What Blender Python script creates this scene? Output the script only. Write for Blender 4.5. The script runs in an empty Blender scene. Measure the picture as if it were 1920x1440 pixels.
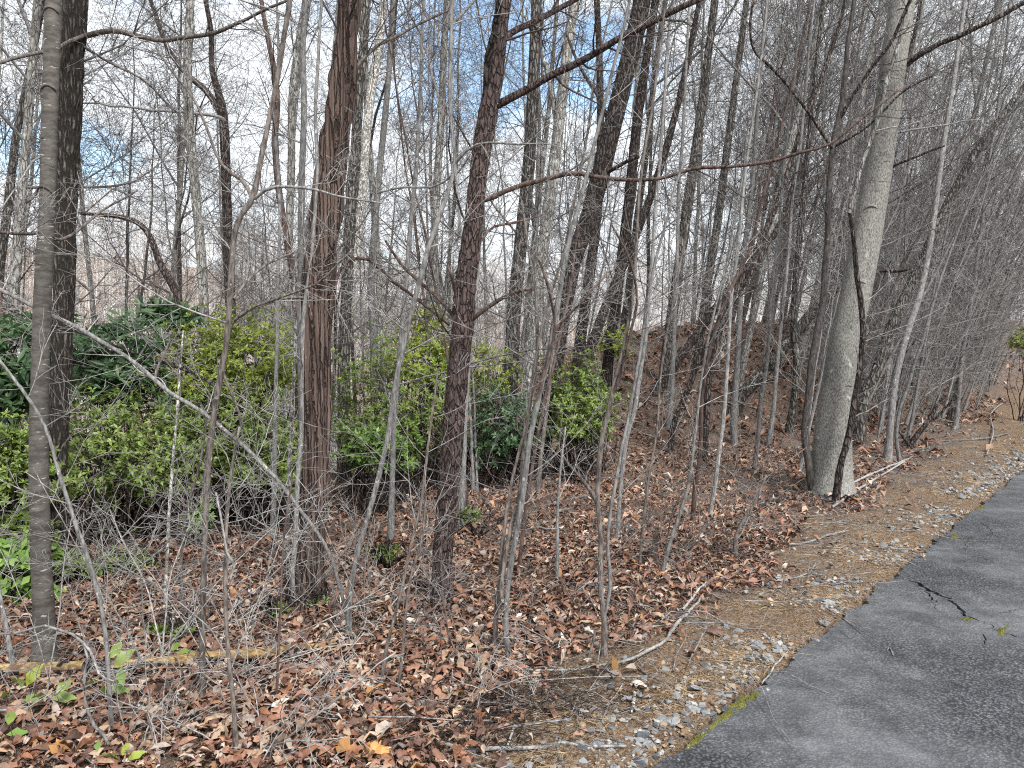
import bpy, bmesh, math, random
import numpy as np
from mathutils import Vector, Matrix, geometry
rng = np.random.default_rng(11)
random.seed(5)
SC = bpy.context.scene
COL = SC.collection

# ------------------------------------------------------------------ camera
CZ = 1.55
FPX = 1450.0                      # focal length in pixels of a 1920 px wide frame
PITCH = math.radians(3.16)
cam_d = bpy.data.cameras.new('camera')
cam_d.sensor_width = 36.0
cam_d.lens = FPX / 1920 * 36
cam_d.clip_start = 0.05
cam_d.clip_end = 3000
cam = bpy.data.objects.new('camera', cam_d)
cam.location = (0, 0, CZ)
cam.rotation_euler = (math.pi / 2 - PITCH, 0, 0)
COL.objects.link(cam)
SC.camera = cam

# ------------------------------------------------------------------ light
SUN_EL, SUN_AZ = math.radians(46), math.radians(150)     # azimuth clockwise from +Y
w = bpy.data.worlds.new('World')
SC.world = w
w.use_nodes = True
nt = w.node_tree
for n in list(nt.nodes):
    nt.nodes.remove(n)
def N(t, **kw):
    n = nt.nodes.new(t)
    for k, v in kw.items():
        setattr(n, k, v)
    return n
def pix_dir(px, py):
    u, v = (px - 960) / FPX, (720 - py) / FPX
    c, s = math.cos(PITCH), math.sin(PITCH)
    return np.array([u, c + v * s, -s + v * c])
out = N('ShaderNodeOutputWorld')
sky = N('ShaderNodeTexSky', sky_type='NISHITA')
sky.sun_disc = False
sky.sun_elevation = SUN_EL
sky.sun_rotation = SUN_AZ
sky.air_density = 1.3
sky.ozone_density = 2.0
bg_sky = N('ShaderNodeBackground'); bg_sky.inputs['Strength'].default_value = 0.13
bg_cl = N('ShaderNodeBackground'); bg_cl.inputs['Strength'].default_value = 0.58
bg_cl.inputs['Color'].default_value = (0.90, 0.95, 1.0, 1)
mix = N('ShaderNodeMixShader')
tc = N('ShaderNodeTexCoord')
mp = N('ShaderNodeMapping'); mp.inputs['Scale'].default_value = (1.0, 1.0, 2.6)
nz = N('ShaderNodeTexNoise'); nz.inputs['Scale'].default_value = 3.2; nz.inputs['Detail'].default_value = 7
nz.inputs['Roughness'].default_value = 0.6
nt.links.new(tc.outputs['Generated'], mp.inputs['Vector'])
nt.links.new(mp.outputs['Vector'], nz.inputs['Vector'])
val = nz.outputs['Fac']
for (px, py, rad, amt) in ((790, 100, .13, .30), (930, 110, .09, .24), (1140, 130, .07, .30), (50, 265, .05, .28), (170, 280, .045, .24)):
    d = pix_dir(px, py); d /= np.linalg.norm(d)
    dist = N('ShaderNodeVectorMath', operation='DISTANCE')
    dist.inputs[1].default_value = tuple(d)
    nt.links.new(tc.outputs['Generated'], dist.inputs[0])
    mr = N('ShaderNodeMapRange', interpolation_type='SMOOTHSTEP')
    mr.inputs['From Min'].default_value = 0; mr.inputs['From Max'].default_value = rad * 1.5
    mr.inputs['To Min'].default_value = amt; mr.inputs['To Max'].default_value = 0
    nt.links.new(dist.outputs['Value'], mr.inputs['Value'])
    sb = N('ShaderNodeMath', operation='SUBTRACT')
    nt.links.new(val, sb.inputs[0]); nt.links.new(mr.outputs['Result'], sb.inputs[1])
    val = sb.outputs[0]
rmp = N('ShaderNodeValToRGB')
rmp.color_ramp.elements[0].position = 0.22
rmp.color_ramp.elements[1].position = 0.42
nt.links.new(val, rmp.inputs['Fac'])
nt.links.new(sky.outputs['Color'], bg_sky.inputs['Color'])
nt.links.new(rmp.outputs['Color'], mix.inputs['Fac'])
nt.links.new(bg_sky.outputs[0], mix.inputs[1])
nt.links.new(bg_cl.outputs[0], mix.inputs[2])
nt.links.new(mix.outputs[0], out.inputs['Surface'])

sun_d = bpy.data.lights.new('sun', 'SUN')
sun_d.energy = 2.4
sun_d.angle = math.radians(14)
sun_d.color = (1.0, 0.975, 0.945)
sun = bpy.data.objects.new('sun', sun_d)
sun.rotation_euler = (math.pi / 2 - SUN_EL, 0, -SUN_AZ + math.pi)
sdir = Vector((math.sin(SUN_AZ) * math.cos(SUN_EL), math.cos(SUN_AZ) * math.cos(SUN_EL), math.sin(SUN_EL)))
sun.rotation_euler = sdir.to_track_quat('Z', 'Y').to_euler()
COL.objects.link(sun)
SC.view_settings.view_transform = 'Standard'
SC.view_settings.look = 'None'
SC.view_settings.gamma = 1
SC.view_settings.exposure = 1.27
SC.view_settings.use_curve_mapping = False
SC.cycles.use_denoising = False
SC.cycles.filter_width = 1.1
SC.cycles.max_bounces = 5
SC.cycles.diffuse_bounces = 3
SC.cycles.glossy_bounces = 2

# ------------------------------------------------------------------ terrain
EDGE0 = np.array([0.585, 2.79]); SD = np.array([0.655, 0.7556]); LN = np.array([-0.7556, 0.655])
def sst(a, b, x):
    t = np.clip((x - a) / (b - a), 0, 1)
    return t * t * (3 - 2 * t)
def sd(x, y):
    dx, dy = x - EDGE0[0], y - EDGE0[1]
    return dx * SD[0] + dy * SD[1], dx * LN[0] + dy * LN[1]
def softplus(x, k=1.0):
    return np.logaddexp(0, x / k) * k
def terrain(x, y):
    x = np.asarray(x, float); y = np.asarray(y, float)
    s, d = sd(x, y)
    r = np.hypot(x, y); b = np.arctan2(x, y)
    h = 2.2 * sst(3, 14, s) * sst(1.2, 6.5, d) * (1 - sst(8, 15, d)) * (1 - .6 * sst(40, 80, s))
    h = h + 0.03 * np.maximum(0, np.minimum(s, 60) - 16)
    h = h - 0.05 * np.clip(d - 1.2, 0, 8) - 0.20 * softplus(np.minimum(d, 45) - 9.5, 1.2)
    e = np.radians(5.2) * np.exp(-((b + 0.62) / 0.50) ** 2) + np.radians(1.0)
    hill = sst(60, 210, r) * (1 - sst(300, 700, r) * .6)
    h = h * (1 - hill) + hill * (np.minimum(r, 300) * np.tan(e) * 1.0 + 0.5)
    wgt = sst(0.2, 1.2, d)
    h = h + wgt * 0.035 * (np.sin(x * 2.1 + 1.3 * np.sin(y * 1.7)) + np.sin(y * 2.7 + x * .9) * .8 + .5 * np.sin(x * 5.3 - y * 4.1))
    return h
def tz(x, y):
    return float(terrain(x, y))
def ray(px, py, t):
    return np.array([0, 0, CZ]) + pix_dir(px, py) * t
def at(px, py):
    d = pix_dir(px, py)
    t = np.concatenate([np.arange(1.5, 14, .02), np.arange(14, 90, .1)])
    P = np.array([0, 0, CZ]) + d[None] * t[:, None]
    k = np.nonzero(P[:, 2] <= terrain(P[:, 0], P[:, 1]))[0]
    return P[k[0]] if len(k) else P[-1]
def on_y(px, py, Y):
    d = pix_dir(px, py)
    return np.array([0, 0, CZ]) + d * (Y / d[1])
def depth(P):
    return P[..., 1] * math.cos(PITCH) - (P[..., 2] - CZ) * math.sin(PITCH)
def to_px(P):
    P = np.asarray(P, float); q = P - np.array([0, 0, CZ])
    c, s = math.cos(PITCH), math.sin(PITCH)
    w_ = q[..., 1] * c - q[..., 2] * s
    return 960 + FPX * q[..., 0] / w_, 720 - FPX * (q[..., 1] * s + q[..., 2] * c) / w_

# ------------------------------------------------------------------ mesh helpers
class MB:
    def __init__(self):
        self.v, self.f, self.c, self.n = [], [], [], 0
    def add(self, v, *faces, col=None):
        v = np.asarray(v, np.float64).reshape(-1, 3)
        self.v.append(v)
        for f in faces:
            if len(f):
                self.f.append(np.asarray(f, np.int64) + self.n)
        if col is not None:
            self.c.append(np.asarray(col, np.float32).reshape(-1, 4))
        self.n += len(v)
        return self
    def mesh(self, name, m, org=(0, 0, 0), smooth=True):
        me = bpy.data.meshes.new(name)
        if self.n:
            V = np.concatenate(self.v) - np.asarray(org)
            me.vertices.add(len(V)); me.vertices.foreach_set('co', V.astype(np.float32).ravel())
            tot = np.concatenate([np.full(len(f), f.shape[1]) for f in self.f])
            lp = np.concatenate([f.ravel() for f in self.f])
            me.loops.add(len(lp)); me.loops.foreach_set('vertex_index', lp.astype(np.int32))
            me.polygons.add(len(tot))
            st = np.concatenate([[0], np.cumsum(tot)[:-1]])
            me.polygons.foreach_set('loop_start', st.astype(np.int32))
            me.polygons.foreach_set('loop_total', tot.astype(np.int32))
            me.polygons.foreach_set('use_smooth', np.full(len(tot), smooth))
            if self.c:
                a = me.color_attributes.new('tint', 'FLOAT_COLOR', 'POINT')
                a.data.foreach_set('color', np.concatenate(self.c).ravel())
            me.update(calc_edges=True)
        if m:
            me.materials.append(m)
        return me
    def obj(self, name, m, parent=None, org=(0, 0, 0), smooth=True):
        o = bpy.data.objects.new(name, self.mesh(name, m, org, smooth))
        COL.objects.link(o)
        if parent is not None:
            o.parent = parent
        else:
            o.location = org
        return o
def tag(o, label=None, cat=None, group=None, kind=None):
    for k, v in (('label', label), ('category', cat), ('group', group), ('kind', kind)):
        if v:
            o[k] = v
    return o
def empty(name, loc, label, cat, group=None):
    o = bpy.data.objects.new(name, None)
    o.empty_display_size = .1
    o.location = [float(a) for a in loc]
    COL.objects.link(o)
    return tag(o, label, cat, group)
def nrm(v):
    return v / np.maximum(np.linalg.norm(v, axis=-1, keepdims=True), 1e-9)
def tubes(P, R, sides, disp=None, cap=True):
    """P (N,k,3), R (N,k) -> verts, quads, caps"""
    P = np.asarray(P, float); R = np.asarray(R, float)
    n, k, _ = P.shape
    T = nrm(np.gradient(P, axis=1))
    main = nrm(P[:, -1] - P[:, 0])
    ref = np.where(np.abs(main[:, 2:3]) > .75, np.array([[1., 0, 0]]), np.array([[0, 0, 1.]]))
    a = nrm(np.cross(T, ref[:, None, :]))
    b = np.cross(T, a)
    ang = np.linspace(0, 2 * np.pi, sides, endpoint=False)
    off = a[:, :, None, :] * np.cos(ang)[None, None, :, None] + b[:, :, None, :] * np.sin(ang)[None, None, :, None]
    V = P[:, :, None, :] + off * R[:, :, None, None]
    if disp is not None:
        V = V + off * (disp(V.reshape(-1, 3), off.reshape(-1, 3)).reshape(n, k, sides) * R[:, :, None])[..., None]
    i = (np.arange(n) * k * sides)[:, None, None]; j = (np.arange(k - 1) * sides)[None, :, None]; q = np.arange(sides)[None, None, :]; q2 = (q + 1) % sides
    F = np.stack([i + j + q, i + j + q2, i + j + sides + q2, i + j + sides + q], -1).reshape(-1, 4)
    if not cap:
        return V.reshape(-1, 3), F
    C = (i[:, 0] + (k - 1) * sides + np.arange(sides)[None, :])
    return V.reshape(-1, 3), F, C
def resample(path, n, taper=True):
    """Catmull-Rom through rows of path (m,4) -> n rows evenly spaced"""
    p = np.asarray(path, float); m = len(p)
    if m == 2:
        t = np.linspace(0, 1, n)[:, None]
        return p[0] * (1 - t) + p[1] * t
    q = np.vstack([2 * p[0] - p[1], p, 2 * p[-1] - p[-2]])
    out_ = []
    for i in range(m - 1):
        t = np.linspace(0, 1, 14, endpoint=False)[:, None]
        a, b, c, d = q[i], q[i + 1], q[i + 2], q[i + 3]
        out_.append(.5 * (2 * b + (c - a) * t + (2 * a - 5 * b + 4 * c - d) * t ** 2 + (3 * b - a - 3 * c + d) * t ** 3))
    o = np.vstack(out_ + [p[-1:]])
    L = np.concatenate([[0], np.cumsum(np.linalg.norm(np.diff(o[:, :3], axis=0), axis=1))])
    s = np.linspace(0, L[-1], n)
    return np.stack([np.interp(s, L, o[:, c]) for c in range(o.shape[1])], 1)
def grow(P, R, n, tr, lf, ang, k, wob, up, rr, rmax=1, rmin=.0015, tip=.4, flat=0.0):
    P = np.asarray(P, float); R = np.asarray(R, float)
    Np, K, _ = P.shape
    idx = np.repeat(np.arange(Np), n); M = len(idx)
    t = tr[0] + (tr[1] - tr[0]) * (np.tile(np.arange(n), Np) + rng.random(M)) / n
    f = np.clip(t * (K - 1), 0, K - 1.001); i = f.astype(int); a = (f - i)[:, None]
    start = P[idx, i] * (1 - a) + P[idx, i + 1] * a
    rad = R[idx, i] * (1 - a[:, 0]) + R[idx, i + 1] * a[:, 0]
    tan = nrm(P[idx, i + 1] - P[idx, i])
    plen = np.linalg.norm(np.diff(P, axis=1), axis=2).sum(1)[idx]
    v = rng.normal(size=(M, 3)); v[:, 2] *= (1 - flat)
    v = nrm(v - (v * tan).sum(1, keepdims=True) * tan)
    th = np.radians(ang[0] + (ang[1] - ang[0]) * rng.random(M))[:, None]
    d = np.cos(th) * tan + np.sin(th) * v
    L = lf(plen, t) * (.55 + .75 * rng.random(M))
    st = (L / (k - 1))[:, None]
    out_ = [start]; p = start
    z = np.array([0, 0, 1.])
    for j in range(k - 1):
        d = nrm(d + wob * rng.normal(size=(M, 3)) + up * z)
        p = p + d * st
        out_.append(p)
    r0 = np.clip(rad * rr * (.7 + .5 * rng.random(M)), rmin, rmax)
    Rn = np.maximum(r0[:, None] * np.linspace(1, tip, k)[None], rmin * .8)
    return np.stack(out_, 1), Rn
_h = rng.random((64, 64, 64))
def vnoise(p):
    p = np.asarray(p); i = np.floor(p).astype(int); f = p - i; f = f * f * (3 - 2 * f)
    r = 0
    for a in (0, 1):
        for b in (0, 1):
            for c in (0, 1):
                w_ = (f[:, 0] if a else 1 - f[:, 0]) * (f[:, 1] if b else 1 - f[:, 1]) * (f[:, 2] if c else 1 - f[:, 2])
                r = r + w_ * _h[(i[:, 0] + a) & 63, (i[:, 1] + b) & 63, (i[:, 2] + c) & 63]
    return r

# ------------------------------------------------------------------ materials
def lin(c):
    return tuple(c) + (1,)
def material(name, rough=.85, spec=.25):
    m = bpy.data.materials.new(name); m.use_nodes = True
    t = m.node_tree; b = t.nodes['Principled BSDF']
    b.inputs['Roughness'].default_value = rough
    b.inputs['Specular IOR Level'].default_value = spec
    return m, t, b
def node(t, typ, ins=None, **kw):
    n = t.nodes.new(typ)
    for k, v in kw.items():
        setattr(n, k, v)
    for k, v in (ins or {}).items():
        if hasattr(v, 'is_linked') or hasattr(v, 'links'):
            t.links.new(v, n.inputs[k])
        else:
            n.inputs[k].default_value = v
    return n
def ramp(t, fac, stops):
    n = t.nodes.new('ShaderNodeValToRGB')
    e = n.color_ramp.elements
    while len(e) < len(stops):
        e.new(.5)
    for el, (p, c) in zip(e, stops):
        el.position = p; el.color = c if len(c) == 4 else lin(c)
    t.links.new(fac, n.inputs['Fac'])
    return n.outputs['Color']
def noise(t, scale, sc3=(1, 1, 1), detail=4, rough=.6, coord='Object', dist=0):
    c = t.nodes.new('ShaderNodeTexCoord')
    mp_ = node(t, 'ShaderNodeMapping', {'Vector': c.outputs[coord], 'Scale': sc3})
    return node(t, 'ShaderNodeTexNoise', {'Vector': mp_.outputs[0], 'Scale': scale, 'Detail': detail, 'Roughness': rough, 'Distortion': dist}).outputs['Fac']
def mixc(t, fac, a, b, mode='MIX'):
    n = t.nodes.new('ShaderNodeMix'); n.data_type = 'RGBA'; n.blend_type = mode
    for s, v in (('Factor', fac), (6, a), (7, b)):
        sock = n.inputs[0] if s == 'Factor' else n.inputs[s]
        if hasattr(v, 'links'):
            t.links.new(v, sock)
        else:
            sock.default_value = v if not isinstance(v, tuple) or len(v) == 4 else lin(v)
    return n.outputs[2]
def bump(t, b, h, strength=.5, dist=.01):
    n = node(t, 'ShaderNodeBump', {'Height': h, 'Strength': strength, 'Distance': dist})
    t.links.new(n.outputs[0], b.inputs['Normal'])
def vary(t, col, amt=.35):
    oi = t.nodes.new('ShaderNodeObjectInfo')
    mr = node(t, 'ShaderNodeMapRange', {'Value': oi.outputs['Random'], 'To Min': 1 - amt, 'To Max': 1 + amt})
    n = t.nodes.new('ShaderNodeVectorMath'); n.operation = 'SCALE'
    t.links.new(col, n.inputs[0]); t.links.new(mr.outputs[0], n.inputs['Scale'])
    return n.outputs[0]
def bark(name, lo, hi, sc3=(30, 30, 4), scale=1.0, bumpd=.006, spots=None, lent=None, var=.2, rough=.9, lo_p=.40, hi_p=.60, crack=None, cw=.12):
    m, t, b = material(name, rough, .2)
    f = noise(t, scale, sc3, 5, .7)
    c = ramp(t, f, ((lo_p, lo), (hi_p, hi)))
    h = f
    big = noise(t, 2.2, (1, 1, .5), 3, .6)      # broad uneven weathering
    c = mixc(t, 1.0, c, ramp(t, big, ((.35, (.78, .78, .78)), (.65, (1.18, 1.18, 1.16)))), 'MULTIPLY')
    if crack:                                   # furrows between the plates of the bark
        tc_ = t.nodes.new('ShaderNodeTexCoord')
        nz_ = node(t, 'ShaderNodeTexNoise', {'Vector': tc_.outputs['Object'], 'Scale': 18.0, 'Detail': 2.0})
        sc_ = node(t, 'ShaderNodeVectorMath', {0: nz_.outputs['Color']}, operation='SCALE'); sc_.inputs['Scale'].default_value = .022
        ad = node(t, 'ShaderNodeVectorMath', {0: tc_.outputs['Object'], 1: sc_.outputs[0]}, operation='ADD')
        mp_ = node(t, 'ShaderNodeMapping', {'Vector': ad.outputs[0], 'Scale': crack})
        v = node(t, 'ShaderNodeTexVoronoi', {'Vector': mp_.outputs[0], 'Scale': 1.0}, feature='DISTANCE_TO_EDGE')
        k = ramp(t, v.outputs['Distance'], ((cw * .3, (0, 0, 0)), (cw * 1.6, (1, 1, 1))))
        c = mixc(t, k, tuple(x * .6 for x in lo), c)
        h = node(t, 'ShaderNodeMath', {0: k, 1: f}, operation='ADD').outputs[0]
    if spots:                                   # lichen blotches
        s = noise(t, spots[1], (1, 1, .6), 3, .7)
        k2 = ramp(t, s, ((spots[2], (0, 0, 0)), (spots[2] + .05, (1, 1, 1))))
        c = mixc(t, k2, c, spots[0])
    if lent:                                    # short pale dashes across the stem
        s = noise(t, 1, lent[1], 2, .5)
        k2 = ramp(t, s, ((lent[2], (0, 0, 0)), (lent[2] + .05, (1, 1, 1))))
        c = mixc(t, k2, c, lent[0])
    c = vary(t, c, var)
    t.links.new(c, b.inputs['Base Color'])
    bump(t, b, h, 1.0, bumpd)
    return m
MAT = {}
MAT['birch'] = bark('birch_bark', (.062, .055, .05), (.125, .115, .104), (14, 14, 40), 1, .003, lent=((.36, .34, .31), (20, 20, 90), .66), var=0, rough=.7)
MAT['furrow'] = bark('furrowed_bark', (.040, .034, .030), (.20, .175, .15), (60, 60, 14), 1, .016, var=0, crack=(42, 42, 7), cw=.22)
MAT['shaggy'] = bark('shaggy_red_bark', (.052, .036, .030), (.185, .132, .112), (75, 75, 2.0), 1, .018, var=0, lo_p=.38, hi_p=.63, spots=((.27, .23, .205), 40, .67), crack=(34, 34, 1.3), cw=.06)
MAT['cherry'] = bark('flaky_cherry_bark', (.044, .031, .029), (.150, .110, .102), (60, 60, 16), 1, .014, var=0, lo_p=.38, hi_p=.63, spots=((.30, .27, .255), 60, .65), crack=(46, 46, 13), cw=.06)
MAT['beech'] = bark('smooth_grey_bark', (.085, .083, .077), (.30, .292, .268), (120, 120, 42), 1, .006, spots=((.36, .36, .34), 9, .64), var=0, rough=.75)
MAT['pale'] = bark('pale_grey_bark', (.13, .125, .118), (.36, .35, .325), (22, 22, 9), 1, .008, spots=((.46, .47, .44), 9, .60), var=.25, crack=(24, 24, 7), cw=.05)
MAT['grey'] = bark('grey_bark', (.05, .046, .042), (.235, .22, .20), (34, 34, 7), 1, .012, spots=((.32, .325, .30), 8, .64), var=.3, crack=(30, 30, 7), cw=.12)
MAT['dark'] = bark('dark_bark', (.036, .029, .027), (.165, .134, .122), (40, 40, 9), 1, .012, var=.3, crack=(34, 34, 9), cw=.12)
MAT['brown'] = bark('red_brown_bark', (.036, .025, .022), (.14, .098, .086), (40, 40, 10), 1, .010, var=.25)
MAT['stem_grey'] = bark('grey_sapling_bark', (.10, .098, .097), (.265, .258, .252), (70, 70, 18), 1, .003, spots=((.46, .45, .42), 34, .64), var=.25, rough=.75)
MAT['stem_brown'] = bark('brown_sapling_bark', (.055, .046, .042), (.19, .165, .15), (70, 70, 18), 1, .003, spots=((.36, .34, .32), 34, .66), var=.25, rough=.8)
MAT['stem_dark'] = bark('dark_sapling_bark', (.030, .027, .026), (.095, .085, .08), (60, 60, 16), 1, .004, spots=((.26, .25, .23), 30, .68), var=.15)
MAT['stem_mottle'] = bark('mottled_white_bark', (.09, .082, .075), (.28, .27, .25), (50, 50, 70), 1, .004, spots=((.60, .59, .55), 46, .51), var=.1)
MAT['twig_pale'] = bark('pale_twig', (.155, .148, .144), (.37, .357, .345), (40, 40, 40), 1, .001, var=.2, rough=.7)
MAT['twig_grey'] = bark('grey_twig', (.082, .078, .077), (.245, .235, .23), (30, 30, 30), 1, .001, var=.35, rough=.75)
MAT['twig_red'] = bark('reddish_twig', (.036, .029, .028), (.13, .112, .109), (30, 30, 30), 1, .001, var=.3, rough=.75)
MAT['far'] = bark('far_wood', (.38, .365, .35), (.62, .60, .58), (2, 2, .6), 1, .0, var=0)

# ------------------------------------------------------------------ ground sheet
def verge_mask(x, y):
    """1 on the bare gravelly verge, 0 in the leaf litter"""
    s, d = sd(x, y)
    wdt = .62 + .06 * np.clip(s, 0, 30) + .16 * np.sin(s * 1.9 + .6) + .10 * np.sin(s * 4.7)
    return 1 - sst(wdt - .16, wdt + .16, d)
def make_ground():
    nr, na = 300, 420
    r = np.concatenate([np.geomspace(.4, 40, nr - 70), np.geomspace(41, 1500, 70)])
    half = np.radians(44)
    a = np.concatenate([np.linspace(-half, half, na - 60), np.linspace(half, 2 * np.pi - half, 62)[1:-1]])
    X = np.outer(r, np.sin(a)); Y = np.outer(r, np.cos(a))
    Z = terrain(X, Y)
    s, d = sd(X, Y)
    Z = Z - .05 * (1 - sst(-.03, .05, d)) - .25 * (1 - sst(-6.2, -6, d)) * 0
    P = np.stack([X.ravel(), Y.ravel(), Z.ravel()], 1)
    nearn = (np.hypot(P[:, 0], P[:, 1]) < 30)
    P[:, 2] += nearn * ((vnoise(P * 9) - .5) * .03 * sst(0.02, .25, d.ravel()))
    n_a = len(a)
    i = np.arange(nr - 1)[:, None] * n_a; j = np.arange(n_a)[None, :]; j2 = (j + 1) % n_a
    F = np.stack([i + j, i + j2, i + n_a + j2, i + n_a + j], -1).reshape(-1, 4)[:, ::-1]
    vm = verge_mask(X, Y).ravel()
    col = np.stack([vm, d.ravel() * 0, vm * 0, np.ones(len(vm))], 1)
    fan = len(P)
    P = np.vstack([P, [[0, 0, tz(0, 0) - .05]]])
    col = np.vstack([col, [[1, 0, 0, 1]]])
    T = np.stack([np.full(n_a, fan), (np.arange(n_a) + 1) % n_a, np.arange(n_a)], 1)
    m, t, b = material('leaf_mould_and_dirt', .95, .15)
    at_ = node(t, 'ShaderNodeAttribute', attribute_name='tint')
    n1 = noise(t, 60, (1, 1, 1), 5, .7); n2 = noise(t, 9, (1, 1, 1), 4, .6); n3 = noise(t, 240, (1, 1, 1), 3, .7)
    vor = t.nodes.new('ShaderNodeTexVoronoi'); vor.inputs['Scale'].default_value = 16; vor.inputs['Randomness'].default_value = 1
    c0 = t.nodes.new('ShaderNodeTexCoord')
    dn = node(t, 'ShaderNodeTexNoise', {'Vector': c0.outputs['Object'], 'Scale': 14.0, 'Detail': 3.0})
    vv = node(t, 'ShaderNodeVectorMath', {0: c0.outputs['Object'], 1: dn.outputs['Color']}, operation='ADD')
    t.links.new(vv.outputs[0], vor.inputs['Vector'])
    sep = node(t, 'ShaderNodeSeparateColor', {0: vor.outputs['Color']})
    litter = ramp(t, sep.outputs[0], ((0, (.11, .072, .056)), (.3, (.20, .13, .097)), (.55, (.28, .19, .145)), (.8, (.36, .28, .225)), (1, (.45, .39, .33))))
    litter = mixc(t, ramp(t, n1, ((.38, (1, 1, 1)), (.5, (0, 0, 0)))), litter, (.055, .04, .032))
    dirt = ramp(t, n1, ((.36, (.30, .165, .062)), (.5, (.55, .34, .135)), (.64, (.68, .49, .26))))
    grey = ramp(t, n3, ((.4, (.18, .135, .09)), (.6, (.44, .36, .26))))
    dirt = mixc(t, ramp(t, n2, ((.36, (1, 1, 1)), (.44, (0, 0, 0)))), dirt, grey)
    c = mixc(t, at_.outputs['Color'], litter, dirt)
    t.links.new(c, b.inputs['Base Color'])
    h = node(t, 'ShaderNodeMath', {0: n3, 1: vor.outputs['Distance']}, operation='ADD')
    bump(t, b, h.outputs[0], 1, .02)
    o = MB().add(P, F, T[:, ::-1], col=col).obj('ground', m)
    tag(o, 'leaf covered woodland floor falling away to the left behind a gravelly verge', kind='structure')
make_ground()

# ------------------------------------------------------------------ road with open cracks
def g2(px, py):
    p = at(px, py); return np.array([p[0], p[1]])
def ribbon(pts, w0, w1, seed):
    r = np.random.default_rng(seed)
    p = np.asarray(pts, float)
    L = np.concatenate([[0], np.cumsum(np.linalg.norm(np.diff(p, axis=0), axis=1))])
    n = max(6, int(L[-1] / .025)); s = np.linspace(0, L[-1], n)
    q = np.stack([np.interp(s, L, p[:, 0]), np.interp(s, L, p[:, 1])], 1)
    q[1:-1] += r.normal(size=(n - 2, 2)) * .009
    t = np.gradient(q, axis=0); t /= np.linalg.norm(t, axis=1, keepdims=True)
    nn = np.stack([-t[:, 1], t[:, 0]], 1)
    w_ = np.interp(np.linspace(0, 1, n), [0, 1], [w0, w1]) * (.5 + r.random(n)) * .5
    w_[0] *= .3; w_[-1] *= .2
    return np.vstack([q + nn * w_[:, None], (q - nn * w_[:, None])[::-1]])
def inside(poly, p):
    x, y = p[:, 0], p[:, 1]; r = np.zeros(len(p), bool); n = len(poly); j = n - 1
    for i in range(n):
        xi, yi = poly[i]; xj, yj = poly[j]
        c = ((yi > y) != (yj > y)) & (x < (xj - xi) * (y - yi) / (yj - yi + 1e-12) + xi)
        r ^= c; j = i
    return r
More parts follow.
